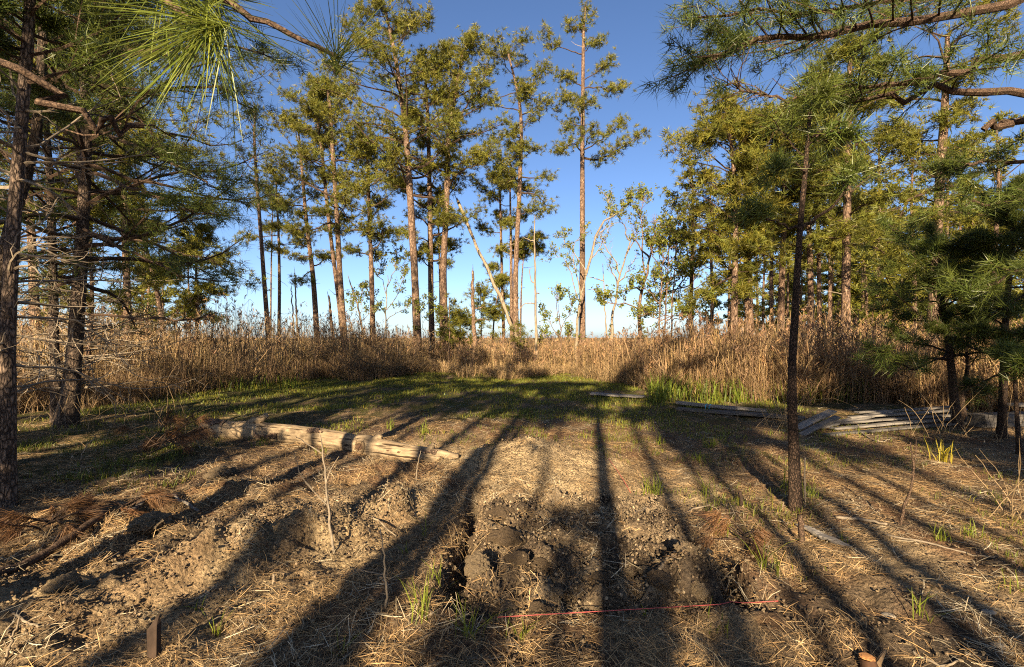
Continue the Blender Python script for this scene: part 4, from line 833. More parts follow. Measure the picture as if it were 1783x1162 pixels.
def straws(n, R, l0, l1, w0, w1, cols, seed, arch=.25):
    rs = np.random.default_rng(seed); mb = MB(); a = rs.uniform(0, 6.28, n); L = rs.uniform(l0, l1, n); r = R * np.sqrt(rs.random(n)); q = rs.uniform(0, 6.28, n)
    c = np.stack([r * np.cos(q), r * np.sin(q), rs.uniform(.003, .016, n)], -1); d = np.stack([np.cos(a), np.sin(a), rs.normal(0, .12, n)], -1) * (L / 2)[:, None]; sd_ = np.stack([-np.sin(a), np.cos(a), 0 * a], -1)
    A = c - d; B = c + d; A[:, 2] = np.maximum(A[:, 2], .001); B[:, 2] = np.maximum(B[:, 2], .001); Cc = c + sd_ * (L * rs.normal(0, arch * .3, n))[:, None] + np.array([0, 0, 1]) * (L * rs.uniform(0, .08, n))[:, None]
    w = (sd_ + np.array([0, 0, 1]) * rs.uniform(-.6, .6, n)[:, None]) * rs.uniform(w0, w1, n)[:, None]
    V = np.stack([A - w, A + w, Cc - w, Cc + w, B - w * .6, B + w * .6], 1).reshape(-1, 3); kk = np.arange(n)[:, None] * 6
    col = np.array(cols)[rs.integers(0, len(cols), n)] * rs.uniform(.6, 1.25, (n, 1)); mb.add(V, None, np.concatenate([kk + [0, 1, 3, 2], kk + [2, 3, 5, 4]]), np.repeat(col, 6, 0)); return mb
scatter('pine_needle_litter', 'reddish fallen pine needles strewn over the ground', straws(26, .11, .06, .16, .0008, .0015, [(1, .88, .7), (.8, .74, .65), (.5, .5, .5), (1.2, 1.2, 1.1), (.32, .31, .31)], 1), M['litter'], 'needle_cover', 150, .6, 1.15, 1)
scatter('pine_needle_litter', 'pale grey weathered needles strewn over the foreground', straws(14, .13, .05, .15, .0009, .0017, [(1.15, 1.4, 1.75), (1.0, 1.15, 1.35), (.6, .7, .8)], 2), M['litter'], 'straw_cover', 45, .7, 1.3, 2)
scatter('straw_litter', 'broken dry straw and twig bits lying on the ground', straws(2, .12, .08, .26, .0015, .0034, [(1.15, 1.3, 1.35), (.8, .85, .85), (.4, .42, .45)], 3, .5), M['litter'], 'straw_cover', 7, .6, 1.3, 3)

# soil crumbs and clods
def lump(rs, sub=1, jag=.35):
    t = (1 + 5 ** .5) / 2
    v = nrm(np.array([(-1, t, 0), (1, t, 0), (-1, -t, 0), (1, -t, 0), (0, -1, t), (0, 1, t), (0, -1, -t), (0, 1, -t), (t, 0, -1), (t, 0, 1), (-t, 0, -1), (-t, 0, 1)], float))
    f = [(0, 11, 5), (0, 5, 1), (0, 1, 7), (0, 7, 10), (0, 10, 11), (1, 5, 9), (5, 11, 4), (11, 10, 2), (10, 7, 6), (7, 1, 8), (3, 9, 4), (3, 4, 2), (3, 2, 6), (3, 6, 8), (3, 8, 9), (4, 9, 5), (2, 4, 11), (6, 2, 10), (8, 6, 7), (9, 8, 1)]
    for _ in range(sub):
        v = list(map(tuple, v)); cache = {}; nf = []
        def mid(a, b):
            k = (min(a, b), max(a, b))
            if k not in cache: cache[k] = len(v); v.append(tuple(nrm((np.array(v[a]) + np.array(v[b])) / 2)))
            return cache[k]
        for a, b, c in f:
            ab, bc, ca = mid(a, b), mid(b, c), mid(c, a); nf += [(a, ab, ca), (b, bc, ab), (c, ca, bc), (ab, bc, ca)]
        v = np.array(v); f = nf
    v = v * (1 + jag * (rs.random((len(v), 1)) - .5)) * rs.uniform(.7, 1.2, 3); v[:, 2] *= .75
    return v, np.array(f)
rs = np.random.default_rng(77)
shapes = [lump(rs, 0, .9) for _ in range(8)]
def crumbs(n, R, seed, s0, sx, cols):
    r3 = np.random.default_rng(seed); mb = MB()
    for i in range(n):
        v, ff = shapes[i % 8]; q = min(.024, s0 + r3.exponential(sx)); th = r3.uniform(0, 6.28); rr = R * math.sqrt(r3.random()); ph = r3.uniform(0, 6.28); c, s_ = math.cos(th), math.sin(th)
        mb.add(np.stack([v[:, 0] * c - v[:, 1] * s_, v[:, 0] * s_ + v[:, 1] * c, v[:, 2]], -1) * q + [rr * math.cos(ph), rr * math.sin(ph), q * .3], ff, None, np.array(cols[i % len(cols)]) * r3.uniform(.8, 1.3))
    return mb
scatter('soil_crumbs', 'loose pale crumbs of soil over the dug pit and the bare sand', crumbs(9, .10, 5, .002, .0036, [(.38, .29, .18), (.26, .19, .12), (.30, .22, .14)]), M['clod'], 'crumb_cover', 210, .6, 1.5, 5)
scatter('soil_crumbs', 'dark crumbs of soil over the dug pit and the bare sand', crumbs(8, .10, 6, .002, .0042, [(.14, .10, .068), (.20, .145, .095), (.09, .066, .048)]), M['clod'], 'crumb_cover', 190, .6, 1.6, 6)
ground_attr('pit_cover', g_in * sst(.3, .6, gf2) * .8 + g_in * .2)
scatter('soil_chunks', 'pale broken chunks of soil packed in the dug pit', crumbs(4, .10, 8, .007, .009, [(.40, .31, .20), (.30, .225, .14), (.22, .16, .10)]), M['clod'], 'pit_cover', 130, .6, 1.3, 8)
big = []
for q in range(6):
    v, ff = lump(rs, 3, .16); n3 = fbm(v[:, 0] * 1.8 + q, v[:, 1] * 1.8 + v[:, 2] * 2, 201 + q, 2); n4 = fbm(v[:, 0] * 5 + q, v[:, 1] * 5 + v[:, 2] * 4.3, 301 + q, 3, .7); v = v * (.45 + .6 * n3 + .55 * n4)[:, None]
    big.append([mesh_np('soil_clod', v, [ff], M['clod'], np.broadcast_to(np.array(c), v.shape), False) for c in ((.36, .275, .175), (.21, .152, .096))])
clods = [(830, 1022, 34, 0), (888, 1050, 26, 0), (1000, 1015, 24, 0), (1092, 994, 22, 0), (1045, 1020, 28, 1), (1125, 1000, 20, 0), (1065, 950, 26, 1), (1150, 1040, 30, 1), (990, 1060, 22, 1), (940, 1072, 26, 1), (835, 1070, 24, 1), (880, 960, 34, 1), (945, 985, 24, 1), (900, 1000, 26, 1), (1030, 905, 24, 1), (960, 920, 28, 1), (1085, 905, 20, 0), (870, 905, 30, 1), (1000, 870, 22, 0), (888, 873, 16, 0), (830, 925, 26, 1), (1110, 945, 20, 1), (1165, 960, 22, 1), (1195, 1012, 26, 0), (1225, 990, 24, 0), (1250, 1010, 28, 0), (1265, 1035, 24, 0), (1215, 1045, 24, 0), (800, 975, 26, 1), (815, 1000, 20, 0), (1060, 1060, 26, 1), (1110, 1068, 22, 1), (1180, 1065, 20, 1), (985, 950, 26, 0), (1050, 870, 24, 1), (920, 1030, 24, 1), (1020, 1075, 18, 1), (965, 1040, 20, 0)]
for i, (px, py, wpx, c) in enumerate(clods):
    p = G(px, py); s = wpx / 2 / FPX * p[1] * 1.45
    o = obj('soil_clod', big[i % 6][c], None, tuple(p + [0, 0, s * .2])); o.scale = (s, s * .9, s * .8); o.rotation_euler = (0, 0, i * 1.7)
    tag(o, ('pale crumbly' if c == 0 else 'brown') + ' soil clod in the ' + ('near ' if py > 1005 else 'far ') + part_of(px, [905, 1060, 1150], ['left corner', 'middle', 'right half', 'right corner']) + ' of the dug pit', 'clod', 'pale clods in the dug pit' if c == 0 else 'dark clods in the dug pit')
for i, (px, py, wpx, lab) in enumerate([(110, 1045, 46, 'rounded pale clod casting a shadow on the sand at lower left'), (262, 932, 62, 'flat topped earth lump beyond the sand at left'), (190, 848, 40, 'dark rounded earth lump before the rusty needle bough'), (672, 995, 30, 'rounded tan clod with dark hollow left of the dug pit'), (690, 957, 14, 'small pale clod among grass blades left of the dug pit'), (540, 905, 22, 'small pale earth lump beside the forked twig'), (380, 830, 40, 'pale earth lump below the log'), (528, 1098, 22, 'crumbly grey clod in the litter at lower centre left')]):
    p = G(px, py); s = wpx / 2 / FPX * p[1]; o = obj('soil_clod', big[i % 6][0 if i != 2 else 1], None, tuple(p + [0, 0, s * .15])); o.scale = (s, s * .9, s * .7); o.rotation_euler = (0, 0, i * 2.1); tag(o, lab, 'clod')

# ------------------------------------------------------------------ the log
def log_thing():
    rs = np.random.default_rng(301)
    a = G(362, 752); b = G(800, 798); ctl = []
    for t, dz, in ((0, .16), (.12, .15), (.3, .14), (.5, .13), (.7, .12), (.88, .10), (1.0, .075)):
        p = a * (1 - t) + b * t; ctl.append(np.array([p[0], p[1] + .12 * math.sin(t * 5), g1(p[0], p[1]) + dz - .045]))
    c = resample(ctl, 60); base = c[0].copy(); t = np.linspace(0, 1, 60)
    root = thing('fallen_log', 'pale barkless log with knots lying across the clearing at left', 'log', base)
    rad = np.interp(t, [0, .05, .15, .25, .32, .5, .62, .66, .7, .85, .95, 1], [.19, .175, .155, .165, .15, .145, .14, .16, .14, .125, .08, .03]) * (1 + .05 * (fbm(t * 14, t * 0, 303, 3) - .5))
    sides = 22; tan = nrm(np.gradient(c, axis=0)); sd_ = nrm(np.cross(tan, [0, 0, 1])); upv = np.cross(sd_, tan); th = np.arange(sides) * 2 * np.pi / sides
    TT, TH = np.meshgrid(t, th, indexing='ij'); rr = rad[:, None] * (1 + .10 * (fbm(TT * 9, np.cos(TH) * 1.3 + 4, 305, 3) - .5) + .13 * (fbm(TT * 26, np.sin(TH) * 4 + 9, 307, 3) - .5))
    rr = rr * (1 - .35 * sst(.9, 1.0, TT) * (np.cos(TH - 1) > .2))
    V = c[:, None] + rr[..., None] * (sd_[:, None] * np.cos(TH)[..., None] + upv[:, None] * np.sin(TH)[..., None])
    i = np.arange(59)[:, None] * sides; j = np.arange(sides)[None]; k = (j + 1) % sides
    Qd = np.stack([i + j, i + k, i + sides + k, i + sides + j], -1).reshape(-1, 4)
    V = np.vstack([V.reshape(-1, 3), c[0] + tan[0] * .06, c[-1]]); T = [[60 * sides, (s + 1) % sides, s] for s in range(sides)] + [[60 * sides + 1, 59 * sides + s, 59 * sides + (s + 1) % sides] for s in range(sides)]
    # work in local axes with x along the log so that the grain runs along it
    ax = nrm(c[-1] - c[0]); ay = nrm(np.cross([0, 0, 1], ax)); az = np.cross(ax, ay); R = np.stack([ax, ay, az], 1)
    root.matrix_world = Matrix.Translation(Vector(base)) @ Matrix(R.tolist()).to_4x4()
    loc = lambda X: (np.asarray(X) - base) @ R
    wear = .78 + .44 * fbm(V[:, 0] * 2.2, V[:, 1] * 3 + V[:, 2] * 7, 309, 4)
    mb = MB(); mb.add(loc(V), T, Qd, np.stack([wear, wear * .97, wear * .92], -1)); mb.build('trunk', M['log'], root, smooth=True)
    def stub(pts, r0, r1, nm='branch_stub'):
        m2 = MB(); q = resample(pts, 10); tube(m2, loc(q), np.linspace(r0, r1, 10), 10, (.95, .93, .9), .08, rs, True); m2.build(nm, M['log'], root, smooth=True)
    i0 = 14; p = c[i0]; stub([p + upv[i0] * .05 - tan[i0] * .05, p + upv[i0] * .16 + tan[i0] * .10, p + upv[i0] * .22 + tan[i0] * .26, p + upv[i0] * .30 + tan[i0] * .34], .11, .03)
    stub([p + upv[i0] * .25 + tan[i0] * .28, p + upv[i0] * .26 + tan[i0] * .37], .035, .02)
    i1 = 51; p = c[i1]; stub([p + upv[i1] * .03, p + upv[i1] * .12 + tan[i1] * .05, p + upv[i1] * .17 + tan[i1] * .10], .075, .02)
    i2 = 41; p = c[i2]; stub([p + upv[i2] * .05 - tan[i2] * .1, p + upv[i2] * .15, p + upv[i2] * .155 + tan[i2] * .06], .08, .03)
    # burl: a ring of bark round a dark hollow on the near side
    p = c[39] - sd_[39] * 0 + np.array([0, 0, 0]); sgn = -1 if sd_[39][1] > 0 else 1; o = p + sd_[39] * sgn * rad[39] * .9 + upv[39] * .02
    th2 = np.linspace(0, 2 * np.pi, 19); ring = [o + tan[39] * .075 * math.cos(q) + upv[39] * .07 * math.sin(q) + sd_[39] * sgn * .012 * rs.random() for q in th2]
    m2 = MB(); tube(m2, loc(np.array(ring)), .024, 7, (.5, .45, .4), .25, rs); kn = m2.build('knot', M['log'], root, smooth=True); kn['label'] = 'dark bark ringed knot on the side of the log'
    v, ff = lump(rs, 2, .3); m3 = MB(); m3.add(loc(o + v * [.06, .04, .06]), ff, None, (1.6, 1.4, 1.2)); m3.build('hollow', M['char'], kn)
    for q, (ii, jj, t0, t1) in enumerate([(2, 8, .5, 1.5), (17, 22, -.5, .3), (28, 31, .5, 1.3), (50, 54, .4, 1.1)]):      # bark still clinging to the trunk
        tt = np.linspace(ii, jj, 9); vv = []
        for a_ in tt:
            i_ = int(a_); f_ = a_ - i_; cc = c[i_] * (1 - f_) + c[i_ + 1] * f_; e0 = t0 + rs.uniform(0, .35); e1 = t1 - rs.uniform(0, .35)
            for th_ in np.linspace(e0, e1, 6): vv.append(cc + (sd_[i_] * sgn * math.cos(th_) + upv[i_] * math.sin(th_)) * (rad[i_] * 1.06 + .006 + .004 * rs.random()))
        gi_ = np.arange(54).reshape(9, 6); m3 = MB(); m3.add(loc(np.array(vv)), None, np.stack([gi_[:-1, :-1], gi_[:-1, 1:], gi_[1:, 1:], gi_[1:, :-1]], -1).reshape(-1, 4), (1.9, 1.75, 1.6))
        bo = m3.build('bark_patch', M['bark_dark'], root); sm = bo.modifiers.new('thick', 'SOLIDIFY'); sm.thickness = .014; sm.offset = 0
    for q, (ii, u) in enumerate([(44, .3), (46, .35), (22, .2)]):      # dark bark flecks
        oo = c[ii] + nrm(sd_[ii] * sgn + upv[ii] * u) * rad[ii] * .97; v, ff = lump(rs, 1, .5); m3 = MB(); m3.add(loc(oo + v * [.03, .012, .018]), ff, None, (2, 1.7, 1.4)); m3.build('bark_fleck', M['char'], root)
log_thing()

# ------------------------------------------------------------------ weathered boards
def board(p0, p1, w, th, seed, label, name='board', roll=0.0, group=None, parent=None, tone=1.0, mat='board'):
    rs = np.random.default_rng(400 + seed); p0 = np.array(p0, float); p1 = np.array(p1, float); L = np.linalg.norm(p1 - p0); ax = (p1 - p0) / L
    ay = nrm(np.cross([0, 0, 1], ax)); az = np.cross(ax, ay); c, s = math.cos(roll), math.sin(roll); ay, az = ay * c + az * s, -ay * s + az * c
    n = 13; xs = np.linspace(0, L, n); prof = np.array([(-.5, -.4), (-.5, .4), (-.44, .5), (.44, .5), (.5, .4), (.5, -.4), (.44, -.5), (-.44, -.5)])
    V = []
    for i, x in enumerate(xs):
        warp = .003 * math.sin(i * .6 + seed); jj = rs.normal(size=(8, 2)) * .0025
        pr = prof * [w, th] + jj; xe = x + (rs.normal(size=8) * .02 if i in (0, n - 1) else 0)
        V.append(np.stack([np.full(8, x) + (xe - x), pr[:, 0] + warp * .5, pr[:, 1] + warp], -1))
    V = np.concatenate(V); i = np.arange(n - 1)[:, None] * 8; j = np.arange(8)[None]; k = (j + 1) % 8
    Qd = np.stack([i + j, i + 8 + j, i + 8 + k, i + k], -1).reshape(-1, 4); V = np.vstack([V, V[:8].mean(0), V[-8:].mean(0)])
    T = [[n * 8, q, (q + 1) % 8] for q in range(8)] + [[n * 8 + 1, (n - 1) * 8 + (q + 1) % 8, (n - 1) * 8 + q] for q in range(8)]
    wear = tone * (.75 + .5 * fbm(V[:, 0] * 1.5 + seed * 9, V[:, 1] * 9, 411, 3)); mb = MB(); mb.add(V, T, Qd, np.stack([wear, wear, wear], -1))
    o = mb.build(name, M[mat]); o.matrix_world = Matrix.Translation(Vector(p0)) @ Matrix(np.stack([ax, ay, az], 1).tolist()).to_4x4(); tag(o, label, 'board', group); return o
def gz(px, py, dz): return G(px, py, dz)
board(gz(1030, 694, .07), gz(1122, 698, .06), .30, .045, 1, 'lone grey board lying in the grass below the reeds, left of the others', tone=1.1)
b2 = board(gz(1178, 708, .08), gz(1335, 720, .08), .24, .05, 2, 'long grey board with blue ties lying along the foot of the green cattails', tone=1.0)
board(gz(1180, 713, .02), gz(1400, 728, .02), .30, .05, 3, 'darker board under the long board with blue ties', tone=.6)
for q, px in enumerate((1246, 1256)):
    p = gz(px, 716, .1); m2 = MB(); tube(m2, np.array([[.66 + q * .08, -.14, -.06], [.66 + q * .08, -.125, .02], [.67 + q * .08, .0, .032]]), .006, 5); t = m2.build('tie', M['cyan'], b2)
board(P(1386, 747, 8.55), P(1450, 715, 9.25), .15, .035, 4, 'grey board tilted up at the left end of the stack', roll=.15, tone=1.2)
board(P(1396, 757, 8.2), P(1458, 726, 8.9), .12, .035, 5, 'second tilted board tucked under the first at the left end of the stack', roll=.1, tone=.85)
board(P(1426, 744, 8.75), P(1548, 717, 9.5), .14, .035, 6, 'board slanting up over the stack with lit top face', roll=.1, tone=1.2)
G5 = 'boards of the stack below the right reeds'
for q, (r0, r1, dz, wd, tn, lab) in enumerate([(752, 744, .02, .16, .6, 'lowest front board of the stack below the right reeds'), (746, 738, .05, .16, 1.0, 'second board up of the stack below the right reeds'), (740, 733, .085, .15, .8, 'third board up of the stack below the right reeds'), (735, 728, .115, .15, 1.1, 'fourth board up of the stack below the right reeds'), (730, 724, .145, .14, .8, 'topmost back board of the stack below the right reeds')]):
    board(gz(1436 + q * 14, r0, dz), gz(1690 - q * 3, r1, dz + .02), wd * .72, .034, 10 + q, lab, group=G5, tone=tn)
board(gz(1700, 748, .12), gz(1840, 742, .14), .30, .22, 20, 'thick dark timber at the right edge beyond the young pines', name='timber', tone=.55)
board(gz(1760, 735, .30), gz(1830, 732, .31), .3, .04, 21, 'grey board lying on the thick timber at the right edge', tone=1.0)
board(gz(1020, 645, .32), gz(1085, 645, .30), .16, .16, 22, 'dark weathered beam low among the reeds right of the lone pine', name='beam', tone=.3, mat='char')
v, ff = lump(np.random.default_rng(5), 2, .2); o = obj('dark_stump', mesh_np('dark_stump', v * [.35, .3, .5], [ff], M['char'], np.full((len(v), 3), 1.3)), None, tuple(G(1132, 645, .25))); tag(o, 'dark rounded stump low in the reeds beyond the lone board', 'stump')

# ------------------------------------------------------------------ sticks, stakes, string, sprigs
def stick(label, pts, r0, r1, mat='deadtwig', name='stick', cat='stick', side=(), wob=.008, seed=0, group=None, sides=6):
    rs = np.random.default_rng(600 + seed); pts = [np.array(p, float) for p in pts]; base = pts[0]; c = resample(pts, 14); c[1:-1] += rs.normal(size=(12, 3)) * wob
    mb = MB(); tube(mb, c - base, np.linspace(r0, r1, 14), sides, (1, 1, 1), .08, rs, True)
    if not side:
        o = mb.build(name, M[mat], smooth=True); o.location = tuple(base); return tag(o, label, cat, group)
    root = thing(name, label, cat, base, group); mb.build('stem', M[mat], root, smooth=True)
    for q in side:
        m2 = MB(); c2 = resample([np.array(p, float) for p in q], 9); c2[1:-1] += rs.normal(size=(7, 3)) * wob * .6
        tube(m2, c2 - base, np.linspace(r0 * .5, r1 * .5, 9), 5, (1, 1, 1), .08, rs); m2.build('side_twig', M[mat], root)
    return root
def up(px, py, px2, py2, k=0.0):                             # a point above the ground spot (px,py), seen at pixel (px2,py2)
    x, D = GP(px, py); return P(px2, py2, D + k)
stick('long grey fallen pole running in from the lower left edge', [G(-60, 1038, .03), G(60, 982, .05), G(185, 918, .05)], .034, .026, 'twig', 'fallen_pole', 'pole', wob=.004)
stick('grey branch end half buried beyond the fallen pole', [G(220, 905, .03), G(290, 880, .05), G(345, 900, .02)], .02, .012, 'board', seed=2)
stick('upright forked bare twig with long side shoot, below the log', [G(583, 955, -.02), up(583, 955, 572, 890), up(583, 955, 566, 820), up(583, 955, 556, 755)], .011, .004, name='bare_twig', cat='twig', side=[[up(583, 955, 570, 880), up(583, 955, 545, 855), up(583, 955, 520, 825)], [up(583, 955, 566, 850), up(583, 955, 575, 820), up(583, 955, 590, 795)], [up(583, 955, 546, 856), up(583, 955, 525, 830), up(583, 955, 512, 790)], [up(583, 955, 560, 790), up(583, 955, 530, 770), up(583, 955, 515, 760)]], seed=3, wob=.004)
stick('upright crooked twig with one side arm left of the dug pit', [G(673, 1065, -.02), up(673, 1065, 671, 1010), up(673, 1065, 668, 960), up(673, 1065, 662, 922)], .0075, .003, name='bare_twig', cat='twig', side=[[up(673, 1065, 669, 1000), up(673, 1065, 645, 997), up(673, 1065, 624, 991)], [up(673, 1065, 671, 1035), up(673, 1065, 662, 1033)]], seed=4, wob=.003)
stick('thin upright twig standing below the right end of the log', [G(724, 835, -.02), up(724, 835, 727, 810), up(724, 835, 733, 785)], .008, .003, name='bare_twig', cat='twig', seed=5, wob=.003)
stick('crooked bare dead sapling standing in the litter on the right', [G(1567, 920, -.02), up(1567, 920, 1576, 880), up(1567, 920, 1586, 850), up(1567, 920, 1590, 815), up(1567, 920, 1585, 770)], .013, .005, 'twig', name='dead_sapling', cat='twig', side=[[up(1567, 920, 1588, 830), up(1567, 920, 1594, 800), up(1567, 920, 1596, 765)]], seed=6, wob=.004)
stick('thin pale stake standing right of the lone young pine', [G(1402, 872, -.03), up(1402, 872, 1401, 830), up(1402, 872, 1402, 797)], .008, .007, 'deadtwig', 'thin_stake', 'stake', seed=7, wob=.001)
stick('short dark stake at the edge of the pit, left of the lone young pine', [G(1291, 905, -.03), up(1291, 905, 1291, 880), up(1291, 905, 1289, 856)], .02, .014, 'char', 'short_stake', 'stake', seed=8, wob=.003)
stick('stubby peg of peeled wood just below the lone young pine', [G(1396, 945, -.03), up(1396, 945, 1395, 920), up(1396, 945, 1393, 898)], .024, .019, 'twig', 'wooden_peg', 'stake', seed=9, wob=.003)
stick('little tan peg at the left of the bright sand streak', [G(476, 1022, -.02), up(476, 1022, 477, 1000)], .011, .008, 'dead', 'wooden_peg', 'stake', seed=10, wob=.001)
stick('small curved peg standing on the ridge between log and pit', [G(694, 882, -.02), up(694, 882, 694, 870), up(694, 882, 691, 860)], .014, .008, 'dead', 'wooden_peg', 'stake', seed=11, wob=.002)
# dark pointed stake at the bottom edge
pb = G(268, 1175); ht = .17
m2 = MB(); v = np.array([[-.022, -.014, -.05], [.022, -.016, -.05], [.024, .014, -.05], [-.02, .016, -.05], [-.024, -.014, ht * .72], [.022, -.012, ht * .85], [.026, .012, ht * .9], [-.018, .014, ht * .75], [.014, -.004, ht * 1.05], [.02, .006, ht * 1.08]])
m2.add(v, [[4, 5, 8], [5, 9, 8], [5, 6, 9], [4, 8, 7], [8, 9, 7], [6, 7, 9]], [[0, 1, 5, 4], [1, 2, 6, 5], [2, 3, 7, 6], [3, 0, 4, 7]], (1, 1, 1))
o = m2.build('pointed_stake', M['char']); o.location = tuple(pb); tag(o, 'dark charred stake with slanted point at the bottom edge, lower left', 'stake')
# stump with two prongs at the bottom right
pb = G(1512, 1150); root = thing('cut_stump', 'small cut stump with orange face and torn prong at lower right', 'stump', pb)
rs = np.random.default_rng(8); m2 = MB(); tube(m2, np.array([[0, 0, -.04], [.005, 0, .03], [-.005, .002, .075]]), [.05, .042, .036], 9, (1.4, 1.1, .9), .15, rs); m2.build('stem', M['char'], root, smooth=True)
v, ff = lump(rs, 2, .25); m3 = MB(); m3.add(v * [.034, .03, .008] + [-.005, 0, .078], ff); m3.build('cut_face', M['cut'], root)
m3 = MB(); tube(m3, np.array([[.035, 0, -.02], [.05, .0, .05], [.085, .0, .11]]), [.02, .016, .005], 6, (1, .85, .7), .2, rs, True); m3.build('torn_prong', M['dead'], root)
# red string
s0, s1 = G(866, 1098, .06), G(1355, 1066, .06); c = resample([s0, (s0 + s1) / 2, s1], 24); c[:, 2] = np.maximum(c[:, 2], gh(c[:, 0], c[:, 1]) + .02)
m2 = MB(); tube(m2, c - s0, .0024, 5); o = m2.build('red_string', M['string']); o.location = tuple(s0); tag(o, 'red twine stretched along the near edge of the dug pit', 'string')
c = resample([G(1060, 812, .03), G(1085, 840, .05), G(1120, 868, .03), G(1135, 880, .02)], 16); m2 = MB(); tube(m2, c - c[0], .003, 4); o = m2.build('red_string', M['string']); o.location = tuple(c[0]); tag(o, 'loose red twine curling down the far right corner of the pit', 'string')
# scattered sticks and roots, each its own
ST = [('thin root lying in front of the pit at its left corner', [(720, 1118), (770, 1100), (815, 1093)], .007), ('curved pale stick at the bottom edge left of centre', [(700, 1160), (760, 1152), (820, 1156), (860, 1165)], .006), ('pale splinter lying on sand at the far lower left', [(0, 1090), (30, 1103), (66, 1116)], .010), ('thin dark stem leaning at the lower left edge', [(8, 1150), (20, 1115), (34, 1075)], .007),
      ('long thin root snaking over the litter at right', [(1540, 935), (1620, 955), (1690, 970), (1768, 990)], .009), ('pale stick lying along the edge below the young pine', [(1455, 905), (1500, 912), (1545, 922)], .016), ('straight stick slanting across the litter at right', [(1615, 950), (1670, 975), (1725, 1010)], .006), ('pale stick on the ground right of the pit', [(1180, 900), (1225, 893), (1262, 893)], .010), ('short stick inside the far right corner of the pit', [(1100, 905), (1125, 885), (1145, 868)], .010),
      ('pale bark strip at the right end of the pit', [(1148, 1030), (1160, 1010), (1168, 995)], .014), ('thin twig over the front lip of the pit at right', [(1140, 993), (1168, 1012), (1195, 1030)], .006), ('fallen twig at the left end of the shadow ridge', [(420, 845), (470, 850), (520, 845)], .012), ('grey twig bent on the sand above the pit', [(620, 905), (650, 907), (690, 925)], .011), ('pale curved stick at bottom right beside the torn stump', [(1590, 1125), (1640, 1145), (1690, 1148)], .008), ('stick crossing the gap at the right wall of the pit', [(1205, 945), (1260, 975), (1320, 1020)], .007),
      ('stick lying by the log end nearest the pit', [(690, 790), (715, 800), (738, 812)], .008), ('thin stick leaning against the near side of the log', [(612, 775), (640, 785), (668, 800)], .008), ('curved pale twig before the boards', [(1495, 750), (1530, 768), (1555, 762)], .014), ('weathered grey stick in the shade beyond the fallen pole', [(62, 880), (70, 868), (76, 858)], .012), ('grey twisted stick in the shade at left beside the grass', [(128, 862), (138, 850), (145, 838)], .012), ('pale stick leaning in the weeds left of the log', [(140, 800), (150, 778), (165, 762)], .010), ('thin bent twig at the bottom right of centre', [(1095, 1115), (1108, 1135), (1122, 1160)], .005), ('long grass straw lying in front of the string at left', [(915, 1112), (940, 1120), (968, 1126)], .004), ('thin pale root across the sand at left', [(195, 990), (260, 978), (330, 962)], .012)]
for i, (lab, pp, r) in enumerate(ST):
    lift = .12 if 'leaning' in lab else r * .7
    pts = [G(a, b, r * .7) for a, b in pp]
    if 'leaning' in lab:
        x, D = GP(*pp[0]); pts = [pts[0]] + [P(a, b, D + .01 * q) for q, (a, b) in enumerate(pp[1:])]
    stick(lab, pts, r, r * .55, 'deadtwig' if i % 3 else 'dead', 'fallen_stick', seed=20 + i, wob=.004)
for i, (px, py, wpx, lab) in enumerate([(1738, 1122, 36, 'smooth pale stone lying at the lower right corner'), (1547, 1068, 30, 'tan stone in the litter above the torn stump'), (1000, 1012, 16, 'white pebble lying on the soil in the pit'), (1722, 1070, 22, 'small tan stone on the bright streak at right')]):
    rs = np.random.default_rng(i + 40); v, ff = lump(rs, 3, .04); p = G(px, py); s = wpx / 2 / FPX * p[1]; o = obj('stone', mesh_np('stone', v * [s, s * .7, s * .5], [ff], M['stone'], None, True), None, tuple(p + [0, 0, s * .08])); tag(o, lab, 'stone')
p = G(888, 1124, .012); m2 = MB(); m2.add(np.array([(a, b, c) for a in (-.026, .026) for b in (-.014, .014) for c in (-.006, .006)]) * (1 + .12 * np.random.default_rng(3).normal(size=(8, 3))), None, [[0, 1, 3, 2], [4, 6, 7, 5], [0, 4, 5, 1], [2, 3, 7, 6], [0, 2, 6, 4], [1, 5, 7, 3]], (1.1, 1.05, 1))
o = m2.build('wood_chip', M['dead']); o.location = tuple(p); o.rotation_euler = (.1, .1, 1.9); tag(o, 'pale wood chip lying in front of the red twine', 'wood chip')
m2.build  # noqa
for i, (px, py, lab) in enumerate([(1440, 935, 'flat pale wood slab lying below the young pine'), (1415, 922, 'second wood slab tucked beside the peg')]):
    p0 = G(px - 22, py - 10, .02); p1 = G(px + 26, py + 14, .02); board(p0, p1, .07, .02, 60 + i, lab, name='wood_slab')

